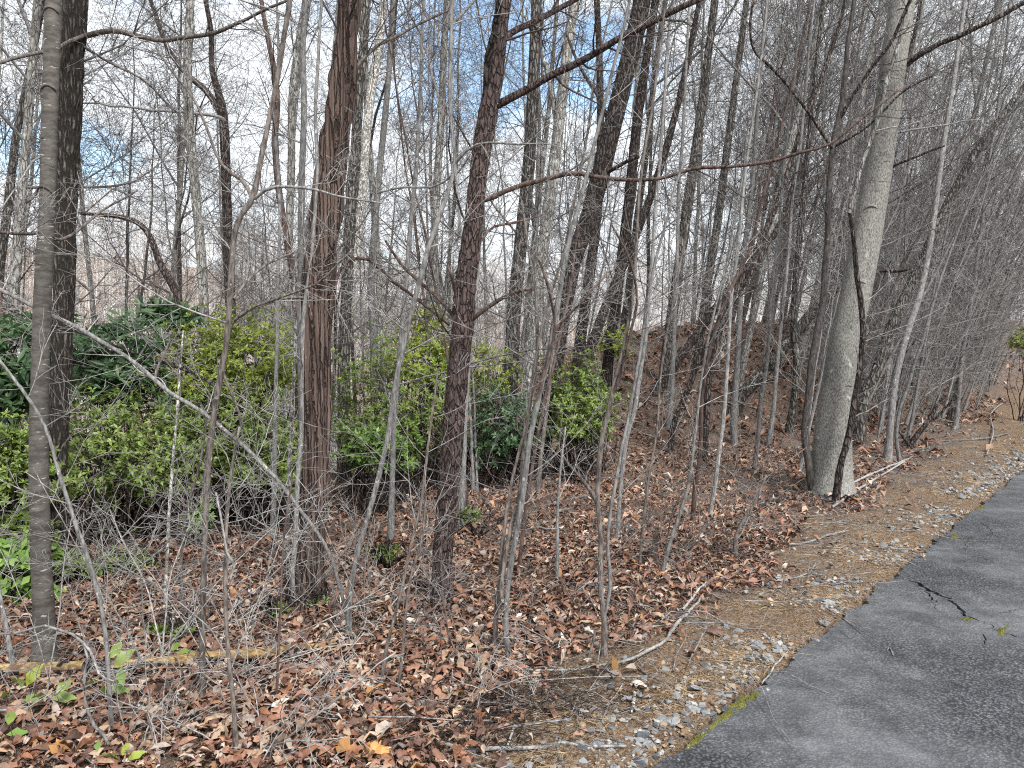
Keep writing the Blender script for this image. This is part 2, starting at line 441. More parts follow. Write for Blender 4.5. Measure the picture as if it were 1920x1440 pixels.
def make_road():
    r = np.random.default_rng(3)
    s1 = np.concatenate([np.arange(-8, -1, .5), np.arange(-1, 11, .035), np.arange(11, 80, .6)])
    jag = np.interp(s1, np.arange(-8, 81, .16), r.normal(size=557) * .013) + r.normal(size=len(s1)) * .011
    E = EDGE0[None] + SD[None] * s1[:, None] + LN[None] * jag[:, None]
    s2 = np.array([80, 60, 40, 20, 10, 0, -8.])
    O = EDGE0[None] + SD[None] * s2[:, None] - LN[None] * 6.0
    outl = np.vstack([E, O])
    C = [([g2(1704, 1093), g2(1722, 1098), g2(1745, 1112), g2(1768, 1122), g2(1790, 1137), g2(1802, 1150), g2(1816, 1163), g2(1845, 1172), g2(1868, 1186), g2(1908, 1200)], .030, .008),
         ([g2(1738, 1109), g2(1745, 1124), g2(1752, 1131), g2(1755, 1147)], .014, .005),
         ([g2(1870, 1154), g2(1892, 1151), g2(1925, 1146), g2(1990, 1120)], .012, .011),
         ([g2(1842, 1192), g2(1844, 1208), g2(1846, 1222)], .009, .004),
         ([g2(1800, 1040), g2(1812, 1028), g2(1816, 1016)], .007, .004),
         ([g2(1838, 984), g2(1850, 990), g2(1870, 1012)], .009, .004),
         ([g2(1398, 1424), g2(1412, 1420), g2(1430, 1424)], .007, .003)]
    cr = [ribbon(p, a, b, 20 + i) for i, (p, a, b) in enumerate(C)]
    grid = np.array([[a, -b] for a in np.arange(-7.5, 79, 1.0) for b in np.arange(.5, 5.9, .9)])
    G = EDGE0[None] + grid[:, :1] * SD[None] + grid[:, 1:] * LN[None]
    vs, es = [], []
    def ring(p):
        k = len(vs); n = len(p)
        vs.extend(Vector((float(a), float(b))) for a, b in p)
        es.extend((k + i, k + (i + 1) % n) for i in range(n))
    ring(outl)
    for c in cr: ring(c)
    vs.extend(Vector((float(a), float(b))) for a, b in G)
    V, Eo, F, *_ = geometry.delaunay_2d_cdt(vs, es, [], 0, 1e-5)
    V = np.array([[v.x, v.y] for v in V]); F = np.array([f for f in F if len(f) == 3])
    cen = V[F].mean(1)
    keep = inside(outl, cen)
    for c in cr: keep &= ~inside(c, cen)
    F = F[keep]
    e = np.sort(np.concatenate([F[:, [0, 1]], F[:, [1, 2]], F[:, [2, 0]]]), axis=1)
    dirE = np.concatenate([F[:, [0, 1]], F[:, [1, 2]], F[:, [2, 0]]])
    u, inv, cnt = np.unique(e, axis=0, return_inverse=True, return_counts=True)
    be = dirE[cnt[inv.ravel()] == 1]
    Z = terrain(V[:, 0], V[:, 1]) + .012
    top = np.column_stack([V, Z]); bot = np.column_stack([V, Z - .05])
    n = len(V)
    S = np.stack([be[:, 1], be[:, 0], be[:, 0] + n, be[:, 1] + n], 1)
    m, t, b = material('damp_asphalt', .5, .5)
    vor = t.nodes.new('ShaderNodeTexVoronoi'); vor.inputs['Scale'].default_value = 85
    c0 = t.nodes.new('ShaderNodeTexCoord'); t.links.new(c0.outputs['Object'], vor.inputs['Vector'])
    sep = node(t, 'ShaderNodeSeparateColor', {0: vor.outputs['Color']})
    stone = ramp(t, sep.outputs[0], ((0, (.056, .059, .066)), (.5, (.076, .080, .089)), (.85, (.102, .107, .117)), (1, (.145, .151, .161))))
    edge = ramp(t, vor.outputs['Distance'], ((.35, (0, 0, 0)), (.62, (1, 1, 1))))
    c = mixc(t, edge, stone, (.018, .019, .022))
    big = noise(t, 1.1, (1, 1, 1), 4, .55)
    c = mixc(t, ramp(t, big, ((.40, (0, 0, 0)), (.68, (.6, .6, .6)))), c, (.15, .156, .165))
    st = noise(t, 5.5, (1, 1, 1), 6, .7)
    c = mixc(t, 1.0, c, ramp(t, st, ((.36, (.62, .62, .63)), (.62, (1.25, 1.24, 1.22)))), 'MULTIPLY')
    t.links.new(c, b.inputs['Base Color'])
    t.links.new(ramp(t, big, ((.35, (.5, .5, .5)), (.65, (.66, .66, .66)))), b.inputs['Roughness'])
    fine = noise(t, 160, (1, 1, 1), 2, .6)
    hh = node(t, 'ShaderNodeMath', {0: fine, 1: vor.outputs['Distance']}, operation='SUBTRACT')
    bump(t, b, hh.outputs[0], .75, .004)
    o = MB().add(np.vstack([top, bot]), F, S).obj('road', m, smooth=False)
    tag(o, 'cracked dark asphalt road running off to the right', kind='structure')
make_road()

# ------------------------------------------------------------------ leaf litter
def leaf_template(n, wid, lobes, curl, arch, seed, twist=0.0):
    """a dry leaf 1 long: n stations x (left, rib, right)"""
    r = np.random.default_rng(seed)
    s = np.linspace(0, 1, n)
    wv = wid * np.sin(np.pi * np.clip(s, .02, .98) ** .85)
    if lobes:
        wv = wv * np.where(np.arange(n) % 2 == 0, .55, 1.25)
    wv[0] = .012; wv[-1] = .015
    x = s - .5 - np.where(np.arange(n) % 2 == 0, 0, 0)
    z = arch * (4 * s * (1 - s)) + .045 * r.normal(size=n)
    cL = curl * (1 + .5 * r.normal(size=n)); cR = curl * (1 + .5 * r.normal(size=n))
    tw = twist * (s - .5)
    L = np.stack([x + (.06 if lobes else 0) * (np.arange(n) % 2), wv * np.cos(cL + tw), z + wv * np.sin(cL + tw)], 1)
    R = np.stack([x + (.06 if lobes else 0) * (np.arange(n) % 2), -wv * np.cos(cR - tw), z + wv * np.sin(cR - tw)], 1)
    M_ = np.stack([x, 0 * x, z], 1)
    V = np.stack([L, M_, R], 1).reshape(-1, 3)
    F = []
    for i in range(n - 1):
        a = 3 * i
        F += [(a, a + 3, a + 4, a + 1), (a + 1, a + 4, a + 5, a + 2)]
    return V, np.array(F)
LEAVES = [leaf_template(6, .26, 0, .55, .14, 1, .5), leaf_template(6, .23, 0, 1.15, .24, 2, .9), leaf_template(7, .30, 1, .45, .2, 3, .5),
          leaf_template(7, .28, 1, .9, -.18, 4, .8), leaf_template(6, .28, 0, .35, -.26, 5, 1.3), leaf_template(6, .22, 0, 1.45, .12, 6, -.7),
          leaf_template(5, .24, 0, -.8, .28, 7, .6), leaf_template(7, .34, 1, -.4, .24, 8, -.7)]
LEAVES_MID = [leaf_template(4, .26, 0, .6, .16, 11, .5), leaf_template(4, .22, 0, 1.2, .24, 12, .9), leaf_template(5, .30, 1, .45, .2, 13, .5), leaf_template(4, .28, 0, -.7, -.2, 14, .8), leaf_template(4, .22, 0, 1.4, .12, 16, -.7)]
LEAVES_FAR = [leaf_template(3, .27, 0, .6, .16, 11, .5), leaf_template(3, .22, 0, 1.2, .24, 12, .9), leaf_template(3, .30, 0, -.6, -.2, 14, .8)]
LEAF_COLS = np.array([(.21, .108, .072), (.265, .145, .098), (.30, .20, .14), (.36, .27, .20), (.41, .33, .28), (.12, .072, .058), (.16, .09, .07), (.28, .235, .21), (.46, .41, .36), (.33, .17, .08)])
LEAF_P = np.array([.20, .19, .14, .10, .05, .09, .13, .06, .02, .02])
def rot_rand(n, tilt, r):
    yaw = r.random(n) * 2 * np.pi
    ax = r.random(n) * 2 * np.pi
    tl = np.abs(r.normal(size=n)) * tilt
    c, s = np.cos(yaw), np.sin(yaw)
    Rz = np.zeros((n, 3, 3)); Rz[:, 0, 0] = c; Rz[:, 0, 1] = -s; Rz[:, 1, 0] = s; Rz[:, 1, 1] = c; Rz[:, 2, 2] = 1
    k = np.stack([np.cos(ax), np.sin(ax), 0 * ax], 1)
    K = np.zeros((n, 3, 3)); K[:, 0, 2] = k[:, 1]; K[:, 1, 2] = -k[:, 0]; K[:, 2, 0] = -k[:, 1]; K[:, 2, 1] = k[:, 0]
    I = np.eye(3)[None]
    Rt = I + np.sin(tl)[:, None, None] * K + (1 - np.cos(tl))[:, None, None] * (K @ K)
    return Rt @ Rz
def dry_leaf_mat(name, c=None):
    m, t, b = material(name, .75, .3)
    if c is None:
        base = node(t, 'ShaderNodeAttribute', attribute_name='tint').outputs['Color']
    else:
        rgb = node(t, 'ShaderNodeRGB'); rgb.outputs[0].default_value = lin(c); base = vary(t, rgb.outputs[0], .3)
    n1 = noise(t, 55, (1, 1, 1), 3, .7)
    col = mixc(t, 1.0, base, ramp(t, n1, ((.3, (.62, .60, .58)), (.7, (1.25, 1.22, 1.2)))), 'MULTIPLY')
    t.links.new(col, b.inputs['Base Color'])
    return m
M_LITTER = dry_leaf_mat('dry_leaves')
def area_points(n, r0, r1, half_deg, r):
    rr = np.sqrt(r0 ** 2 + (r1 ** 2 - r0 ** 2) * r.random(n)); aa = np.radians(half_deg) * (2 * r.random(n) - 1)
    return np.stack([rr * np.sin(aa), rr * np.cos(aa)], 1)
def litter_band(mb, n, r0, r1, size, r, tilt=.38, templ=None, lift=.035):
    templ = templ or LEAVES
    xy = area_points(n, r0, r1, 42, r)
    s, d = sd(xy[:, 0], xy[:, 1])
    vm = verge_mask(xy[:, 0], xy[:, 1])
    keep = (d > .05) & (r.random(n) > vm * 1.0 - .035 * (d > .3))
    # thinner litter in patches so the dark mould shows through
    keep &= r.random(n) < .45 + .9 * vnoise(np.column_stack([xy * 1.6, xy[:, 0] * 0]))
    xy = xy[keep]; n = len(xy)
    z = terrain(xy[:, 0], xy[:, 1]) + .004 + lift * r.random(n)
    P = np.column_stack([xy, z])
    Rm = rot_rand(n, tilt, r); sz = size * (.5 + 1.3 * r.random(n) ** 2)
    kind = r.integers(0, len(templ), n)
    cols = LEAF_COLS[r.choice(len(LEAF_COLS), n, p=LEAF_P)] * (.66 + .74 * r.random((n, 1)))
    for k, (V, F) in enumerate(templ):
        i = np.nonzero(kind == k)[0]
        if not len(i): continue
        W = np.einsum('nij,vj->nvi', Rm[i], V) * sz[i][:, None, None] + P[i][:, None, :]
        FF = (F[None] + (np.arange(len(i)) * len(V))[:, None, None]).reshape(-1, 4)
        cc = np.concatenate([np.repeat(cols[i], len(V), 0), np.ones((len(i) * len(V), 1))], 1)
        mb.add(W, FF, col=cc)
r_ = np.random.default_rng(21)
mb = MB()
litter_band(mb, 16000, 2.0, 4.3, .058, r_, .42)
litter_band(mb, 22000, 4.3, 6.6, .060, r_, .42, LEAVES_MID)
litter_band(mb, 27000, 6.6, 11, .078, r_, .42, LEAVES_FAR)
litter_band(mb, 25000, 11, 22, .14, r_, .38, LEAVES_FAR)
litter_band(mb, 7000, 22, 40, .24, r_, .38, LEAVES_FAR)
tag(mb.obj('leaf_litter', M_LITTER, smooth=True), 'brown dry leaf litter covering the woodland floor', kind='stuff')

# the largest single leaves along the near edge, each an object of its own
LC = [('rust_leaf', (.23, .105, .058), 'rust brown'), ('tan_leaf', (.36, .26, .18), 'tan'), ('pale_leaf', (.38, .33, .28), 'pale grey'), ('dark_leaf', (.11, .065, .05), 'dark brown'), ('orange_leaf', (.42, .22, .08), 'orange')]
LM = [dry_leaf_mat(a, b) for a, b, c in LC]
SHP = ['flat oval', 'rolled narrow', 'lobed', 'curled lobed', 'arched oval', 'tightly rolled', 'cupped', 'broad lobed']
lmesh = {}
def fallen_leaf(px, py, ci, k, size, label, group, lift=.03, yaw=None):
    if (ci, k) not in lmesh:
        V, F = LEAVES[k]
        lmesh[(ci, k)] = MB().add(V, F).mesh('fallen_leaf', LM[ci], smooth=False)
    o = bpy.data.objects.new('fallen_leaf', lmesh[(ci, k)])
    p = at(px, py)
    o.location = (p[0], p[1], p[2] + lift)
    o.rotation_euler = (random.gauss(0, .3), random.gauss(0, .3), random.random() * 6.28 if yaw is None else yaw)
    o.scale = (size,) * 3
    COL.objects.link(o)
    tag(o, label, 'leaf', group)
for (px, py, ci, k, sz, lab) in (
        (110, 1418, 4, 7, .15, 'large orange lobed oak leaf lying in the bottom left corner'),
        (700, 1420, 4, 7, .15, 'orange star-shaped oak leaf at the bottom edge left of the long fallen stick'),
        (645, 1425, 4, 2, .13, 'orange lobed leaf at the bottom edge beside the star-shaped oak leaf'),
        (705, 1318, 4, 2, .13, 'bright orange-brown oak leaf propped among dark litter below the forked grey sapling'),
        (795, 1365, 0, 4, .17, 'long rust brown arched leaf near the left end of the long fallen stick'),
        (722, 1388, 2, 0, .14, 'pale grey oval leaf lying above the orange star-shaped leaf'),
        (1155, 1268, 4, 6, .14, 'cupped orange leaf with a pale tip under the curved fallen branch'),
        (1183, 1266, 2, 6, .11, 'whitish cupped leaf tip beside the orange leaf under the curved branch'),
        (912, 1318, 1, 0, .09, 'single pale yellow leaf on dark twigs below the sapling clump'),
        (1055, 1245, 2, 1, .12, 'pale rolled leaf between the sapling clump and the bare verge'),
        (890, 1262, 2, 5, .20, 'long pale rolled leaf lying left of the central sapling clump'),
        (905, 1270, 1, 5, .18, 'long tan rolled leaf beside the long pale one'),
        (1360, 1085, 1, 6, .10, 'lone tan leaf lying on the orange verge dirt'),
        (1530, 1015, 0, 7, .10, 'lone rust brown leaf on the verge near the gravel'),
        (1730, 1048, 1, 3, .09, 'lone tan leaf at the asphalt edge above the crack')):
    fallen_leaf(px, py, ci, k, sz, lab, None)
rl = np.random.default_rng(8)
cnt = 0
while cnt < 280:
    py = 1440 - 330 * rl.random() ** 1.5; px = -20 + 1240 * rl.random()
    p = at(px, py)
    if verge_mask(p[0], p[1]) > .35: continue
    ci = int(rl.choice(5, p=[.42, .22, .06, .25, .05])); k = int(rl.integers(0, 8))
    where = 'left of the two-tone fallen log end' if px < 250 and py > 1280 else 'behind the two-tone fallen log' if px < 620 and py < 1230 else 'in front of the red-barked trunk' if px < 720 else 'in front of the dark flaky trunk' if px < 900 else 'around the central sapling clump'
    fallen_leaf(px, py, ci, k, 0.05 + .06 * rl.random() ** 1.4, '%s %s fallen leaf %s' % (LC[ci][2], SHP[k], where), '%s fallen leaves %s' % (LC[ci][2], where), .035)
    cnt += 1

# ------------------------------------------------------------------ stones and gravel on the verge
def hull(seed, flat):
    r = np.random.default_rng(seed)
    bm = bmesh.new()
    for v in nrm(r.normal(size=(13, 3))) * (.8 + .4 * r.random((13, 1))):
        bm.verts.new((v[0] * .62, v[1] * .45, v[2] * flat))
    res = bmesh.ops.convex_hull(bm, input=bm.verts)
    bmesh.ops.delete(bm, geom=[g for g in res['geom_interior'] if isinstance(g, bmesh.types.BMVert)], context='VERTS')
    bmesh.ops.triangulate(bm, faces=bm.faces)
    bm.verts.index_update(); bm.verts.ensure_lookup_table()
    V = np.array([v.co[:] for v in bm.verts]); F = np.array([[v.index for v in f.verts] for f in bm.faces]); bm.free()
    return V, F
STONES = [hull(40 + i, f) for i, f in enumerate((.28, .36, .24, .42, .32, .2, .38, .3))]
def stone_mat(name, lo, hi):
    m, t, b = material(name, .8, .3)
    n1 = noise(t, 3.5, (1, 1, 1), 5, .7)
    c = vary(t, ramp(t, n1, ((.3, lo), (.7, hi))), .2)
    t.links.new(c, b.inputs['Base Color']); bump(t, b, n1, .5, .1)
    return m
SM = [('pale grey', stone_mat('pale_stone', (.16, .16, .157), (.35, .35, .34))), ('grey', stone_mat('grey_stone', (.17, .175, .18), (.33, .335, .34))),
      ('dark slate grey', stone_mat('slate_stone', (.06, .065, .07), (.14, .145, .15))), ('tan', stone_mat('tan_stone', (.26, .19, .13), (.43, .35, .26)))]
smesh = {}
def stone(px, py, ci, k, size, label, group=None, yaw=None):
    size = size * (.85 if group is None else 1)
    if (ci, k) not in smesh:
        V, F = STONES[k]; smesh[(ci, k)] = MB().add(V, F).mesh('stone', SM[ci][1], smooth=False)
    o = bpy.data.objects.new('stone', smesh[(ci, k)])
    p = at(px, py)
    o.location = (p[0], p[1], p[2] + size * .16)
    o.rotation_euler = (random.gauss(0, .22), random.gauss(0, .22), random.random() * 6.28 if yaw is None else yaw)
    o.scale = (size,) * 3
    COL.objects.link(o); tag(o, label, 'stone', group)
for (px, py, ci, k, sz, lab) in (
        (1163, 1398, 0, 0, .075, 'large white angular stone at the right end of the long fallen stick'),
        (1324, 1341, 0, 1, .055, 'white blocky stone just off the asphalt edge below the moss'),
        (1350, 1322, 0, 3, .055, 'upright pointed white stone above the white blocky one'),
        (1316, 1325, 0, 6, .045, 'small pale rounded stone left of the pointed white stone'),
        (1262, 1358, 0, 4, .06, 'pale stone above the dark slate beside the dry yellow grass tuft'),
        (1205, 1386, 2, 2, .075, 'flat dark slate lying above the white stone at the stick end'),
        (1196, 1412, 0, 6, .05, 'pale cube-like stone at the bottom among the gravel'),
        (1125, 1348, 0, 3, .04, 'small pale lone stone on the dirt left of the white peeling stick'),
        (1070, 1360, 3, 4, .035, 'small tan stone on the dirt near the forked twig'),
        (1088, 1395, 0, 6, .04, 'pale cube-like stone half under the long fallen stick'),
        (1310, 1283, 2, 3, .045, 'dark blue-grey stone alone on the orange dirt'),
        (1150, 1170, 1, 1, .07, 'grey blocky stone on the litter beside the two-stemmed sapling'),
        (1205, 1190, 1, 0, .06, 'grey flat stone lying on the litter edge right of the two-stemmed sapling'),
        (1398, 1112, 1, 2, .07, 'grey flat stone on the dirt beyond the gravel strip'),
        (1437, 1099, 0, 6, .05, 'single pale round stone on the dirt at the litter edge'),
        (1536, 1095, 2, 6, .075, 'dark grey rounded stone at the far end of the gravel strip'),
        (1555, 1132, 0, 0, .085, 'large flat pale stone in the middle of the gravel strip'),
        (1535, 1130, 1, 2, .085, 'large flat grey stone beside the large flat pale one'),
        (1415, 1208, 0, 5, .085, 'pale leaning angular stone in the near gravel strip'),
        (1545, 1172, 0, 4, .08, 'flat pale stone close to the asphalt edge left of the crack'),
        (1528, 1205, 0, 2, .08, 'long pale flat stone nearest the asphalt in the gravel strip'),
        (1363, 1180, 1, 3, .075, 'upright grey stone at the dirt side of the gravel strip'),
        (1385, 1186, 0, 6, .06, 'pale stone next to the upright grey stone'),
        (1422, 1215, 1, 0, .08, 'grey slab stone under the leaning pale stone')):
    stone(px, py, ci, k, sz, lab)
rs = np.random.default_rng(15)
cnt = 0
while cnt < 270:
    s = -.2 + 11 * rs.random() ** 1.25; d = abs(rs.normal()) * .19 + .06 + (.35 * rs.random() if rs.random() < .14 else 0) + .015 * s * rs.random()
    p = EDGE0 + SD * s + LN * d
    if vnoise(np.array([[s * 1.7, 3.3, 1.1]]))[0] < .28 + .14 * rs.random(): continue
    px, py = to_px([p[0], p[1], tz(*p)])
    ci = int(rs.choice(4, p=[.42, .36, .14, .08])); k = int(rs.integers(0, 8))
    where = 'beside the moss at the near asphalt edge' if px < 1340 else 'in the near gravel strip' if px < 1500 else 'in the gravel strip below the crack' if px < 1700 else 'in the gravel just beyond the crack' if px < 1790 else 'in the farthest gravel by the right edge'
    shape = ('flat', 'blocky', 'thin', 'chunky', 'wedge-shaped', 'slab-like', 'rounded', 'angular')[k]
    stone(px, py, ci, k, .026 + .036 * rs.random() ** 1.6 + .002 * s, '%s %s stone %s' % (SM[ci][0], shape, where), '%s stones %s' % (SM[ci][0], where))
    cnt += 1
M_GRAV, t, b = material('loose_gravel', .85, .3)
t.links.new(node(t, 'ShaderNodeAttribute', attribute_name='tint').outputs['Color'], b.inputs['Base Color'])
mb = MB(); n = 8500
s = -1 + 18 * rs.random(n) ** 1.15; d = np.abs(rs.normal(size=n)) * .2 + .03 - .16 * (rs.random(n) < .10) * rs.random(n) + .4 * (rs.random(n) < .3) * rs.random(n) * (1 + .08 * s)
xy = EDGE0[None] + SD[None] * s[:, None] + LN[None] * d[:, None]
keep = vnoise(np.column_stack([s * 1.7, s * 0 + 3.3, s * 0 + 1.1])) > .26 + .14 * rs.random(n)
xy = xy[keep]; n = len(xy)
sdg = sd(xy[:, 0], xy[:, 1])[1]
P = np.column_stack([xy, terrain(xy[:, 0], xy[:, 1]) + .004 + .010 * (sdg < .02)])
Rm = rot_rand(n, .3, rs); sz = (1 - .55 * (sdg < .02)) * (.008 + .030 * rs.random(n) ** 2.4)
base = np.array([(.34, .34, .325), (.22, .225, .23), (.10, .105, .11), (.30, .21, .13), (.18, .12, .07)])[rs.choice(5, n, p=[.16, .28, .16, .18, .22])]
kind = rs.integers(0, 8, n)
for k, (V, F) in enumerate(STONES):
    i = np.nonzero(kind == k)[0]
    W = np.einsum('nij,vj->nvi', Rm[i], V) * sz[i][:, None, None] + P[i][:, None, :]
    mb.add(W, (F[None] + (np.arange(len(i)) * len(V))[:, None, None]).reshape(-1, 3), col=np.column_stack([np.repeat(base[i], len(V), 0), np.ones(len(i) * len(V))]))
tag(mb.obj('gravel', M_GRAV, smooth=False), 'small loose gravel along the asphalt edge', kind='stuff')

# ------------------------------------------------------------------ twigs and dead grass lying on the ground
def lying(n, pts, lmin, lmax, rmin, rmax, lift, r, bend=.25, along=None):
    L = lmin + (lmax - lmin) * r.random(n) ** 2
    yaw = r.random(n) * 2 * np.pi if along is None else along + r.normal(size=n) * .7
    k = 4; P = np.zeros((n, k, 3)); p = pts.copy()
    for j in range(k):
        P[:, j, :2] = p
        P[:, j, 2] = terrain(p[:, 0], p[:, 1]) + .006 + lift * r.random(n)
        yaw = yaw + r.normal(size=n) * bend
        p = p + np.stack([np.cos(yaw), np.sin(yaw)], 1) * (L / (k - 1))[:, None]
    R = (rmin + (rmax - rmin) * r.random(n) ** 3)[:, None] * np.linspace(1, .5, k)[None]
    return P, R
rt = np.random.default_rng(31)
n = 9000
s = -.5 + 17 * rt.random(n) ** 1.2; d = .02 + (.9 + .08 * s) * rt.random(n) ** 1.1 - .10 * (rt.random(n) < .10)
kp = vnoise(np.column_stack([s * 2.2, d * 4.5, 0 * s + 5.5])) > .50 + .1 * rt.random(n)
s, d = s[kp], d[kp]; n = len(s)
P, R = lying(n, EDGE0[None] + SD[None] * s[:, None] + LN[None] * d[:, None], .04, .22, .0007, .0016, .012, rt, .35)
V, F, C = tubes(P, R, 3)
M_GRASS, t, b = material('dead_grass', .8, .2)
t.links.new(vary(t, ramp(t, noise(t, 6, (1, 1, 1), 3), ((.38, (.32, .215, .11)), (.62, (.62, .49, .31)))), .2), b.inputs['Base Color'])
tag(MB().add(V, F).obj('dead_grass', M_GRASS), 'dry straw and dead grass scattered over the verge', kind='stuff')
n = 3400
xy = area_points(n, 2.2, 14, 42, rt); s, d = sd(xy[:, 0], xy[:, 1])
k = (d > .1); P, R = lying(k.sum(), xy[k], .10, .7, .0012, .005, .05, rt)
V, F, C = tubes(P, R, 4)
s2 = 950; ss = -.3 + 14 * rt.random(s2); dd = .55 + .075 * ss + .35 * rt.normal(size=s2) + .1
q = EDGE0[None] + SD[None] * ss[:, None] + LN[None] * np.abs(dd)[:, None]
P2, R2 = lying(s2, q, .10, .8, .0012, .0045, .06, rt, .2)
V2, F2, C2 = tubes(P2, R2, 4)
tag(MB().add(V, F).add(V2, F2).obj('twig_litter', MAT['twig_grey']), 'small dead twigs strewn over the leaves and verge', kind='stuff')

# ------------------------------------------------------------------ trees placed one by one
def d_furrow(p, o):
    a = 1 - np.abs(2 * vnoise(p * (36, 36, 5)) - 1)
    b_ = vnoise(p * (90, 90, 14) + 7)
    return .24 * (a ** 1.5 - .4) + .06 * (b_ - .5)
def d_shaggy(p, o):
    a = vnoise(p * (38, 38, 1.6)); b_ = vnoise(p * (20, 20, 1.2) + 3)
    return .34 * (np.abs(2 * a - 1) - .4) + .16 * (b_ - .5)
def d_cherry(p, o):
    a = vnoise(p * (55, 55, 20)); b_ = vnoise(p * (120, 120, 60) + 3)
    return .16 * (np.floor(a * 5) / 5 - .5) + .05 * (b_ - .5) + .10 * (vnoise(p * (8, 8, 3)) - .5)
def d_beech(p, o):
    return .05 * (vnoise(p * (4, 4, 2)) - .5) + .018 * (vnoise(p * (110, 110, 50)) - .5)
def d_smooth(p, o):
    return .07 * (vnoise(p * (14, 14, 6)) - .5) + .10 * (vnoise(p * (3, 3, 2.2) + 4) - .5)
def d_stem(p, o):
    return .22 * (vnoise(p * (60, 60, 12)) - .5)
def pathpts(path, Y, dy=0.0):
    """rows (x,y,z,r) of a pixel path on the plane at depth Y, receding by dy along it"""
    o = []
    n = len(path)
    for i, (px, py, wp) in enumerate(path):
        p = on_y(px, py, Y + dy * i / max(1, n - 1))
        o.append([*p, wp / 2 * depth(p) / FPX])
    return np.array(o)
TW = {'n1': 10, 'n2': 5, 'n3': 3}
def twigs_from(P, R, n1, L1, n2, n3, tr=(.2, .97), ang=(40, 80), up=.04, k1=6, flat=.3, rmax=.008):
    a, ra = grow(P, R, n1, tr, lambda pl, t: L1 * (1 - .55 * t), ang, k1, .13, up, .35, rmax, .0019, .4, flat)
    out_ = [(a, ra)]
    b_, rb = grow(a, ra, n2, (.15, .98), lambda pl, t: .55 * pl * (1 - .3 * t), (30, 65), 4, .16, up, .6, .003, .0014, .55)
    out_.append((b_, rb))
    if n3:
        c, rc = grow(b_, rb, n3, (.2, .98), lambda pl, t: .6 * pl, (30, 60), 3, .16, up, .7, .0025, .0012, .6)
        out_.append((c, rc))
    return out_
def add_tw(mb_, tw, sides=(5, 3, 3)):
    for (P, R), s in zip(tw, sides):
        V, F, C = tubes(P, R, s); mb_.add(V, F)
HERO = []
def hero(name, label, cat, path, mat, Y=None, sides=10, step=.12, disp=None, branches=(), tw=None, tmat='twig_grey', flare=0.0, ext=3.0, group=None, dy=0.0, crown=True, stem='trunk', knots=()):
    p = pathpts(path, at(path[0][0], path[0][1])[1] if Y is None else Y, dy)
    p[:, 3] *= {'sapling': .80, 'tree': .90}.get(cat, 1.0)
    YY = p[0, 1]
    g = tz(p[0, 0], p[0, 1])
    if Y is not None:                            # foot hidden in the picture: run it down to the ground
        dirn = (p[0, :3] - p[1, :3]); dirn = dirn / max(.2, -dirn[2]); dirn *= .4
        if p[0, 2] - g > .15:
            foot = [p[0, 0] + dirn[0] * (p[0, 2] - g) * .5, p[0, 1], g - .06, p[0, 3] * 1.15]
            p = np.vstack([[foot], p])
    p[0, 2] = min(p[0, 2], tz(p[0, 0], p[0, 1])) - .04
    base = np.array([p[0, 0], p[0, 1], p[0, 2] + .04])
    if ext and path[-1][1] < 30:                 # carries on above the frame
        q = p[-1].copy(); dv = nrm(p[-1, :3] - p[-2, :3])
        for j in range(3):
            dv = nrm(dv + np.array([.05 * random.gauss(0, 1), .05 * random.gauss(0, 1), .25]))
            q = np.array([*(q[:3] + dv * ext / 3), q[3] * .78]); p = np.vstack([p, q])
    L = np.linalg.norm(np.diff(p[:, :3], axis=0), axis=1).sum()
    r = resample(p, max(8, int(L / step)))
    if disp is None:
        jit = np.column_stack([vnoise(r[:, :3] * 3.1 + 5), vnoise(r[:, :3] * 3.1 + 19), vnoise(r[:, :3] * 3.1 + 31) * 0 + .5]) - .5
        r[:, :3] += jit * np.minimum(r[:, 3:4] * 1.6, .03) * np.minimum(1, np.arange(len(r))[:, None] / 6)
    if flare:
        h = np.concatenate([[0], np.cumsum(np.linalg.norm(np.diff(r[:, :3], axis=0), axis=1))])
        r[:, 3] *= 1 + flare * (1.0 * np.exp(-h / .16) + .8 * np.exp(-h / .05))
    root = empty(name, base, label, cat, group)
    V, F, C = tubes(r[None, :, :3], r[None, :, 3], sides, disp or (d_stem if sides >= 8 else None))
    MB().add(V, F, C).obj(stem, MAT[mat], root, base)
    mbt = MB()
    for bi in branches:
        bp, bdy = bi[0], bi[1] if len(bi) > 1 else 0.0
        bm_ = bi[2] if len(bi) > 2 else mat
        ntw = bi[3] if len(bi) > 3 else 6
        q = pathpts(bp, YY, bdy); q[:, 3] *= .80
        Lb = np.linalg.norm(np.diff(q[:, :3], axis=0), axis=1).sum()
        q = resample(q, max(6, int(Lb / .06)))
        j = np.column_stack([vnoise(q[:, :3] * 5 + 5), vnoise(q[:, :3] * 5 + 19), vnoise(q[:, :3] * 5 + 31)]) - .5
        q[1:, :3] += j[1:] * .03
        V, F, C = tubes(q[None, :, :3], q[None, :, 3], 8, d_stem)
        MB().add(V, F, C).obj('branch', MAT[bm_], root, base)
        if ntw:
            add_tw(mbt, twigs_from(q[None, :, :3], q[None, :, 3], ntw, min(.9, .25 + Lb * .35), 4, 3))
    if tw:
        n1, L1, n2, n3 = tw[:4]
        tr = tw[4] if len(tw) > 4 else (.22, .97)
        add_tw(mbt, twigs_from(r[None, :, :3], r[None, :, 3], n1, L1, n2, n3, tr))
    if crown and ext and path[-1][1] < 30:
        top = r[int(len(r) * .55):]
        if len(top) > 3:
            add_tw(mbt, twigs_from(top[None, :, :3], top[None, :, 3], 10, 1.8, 7, 6, (.3, 1.0), (30, 60), .10, 7, 0, .02), (5, 3, 3))
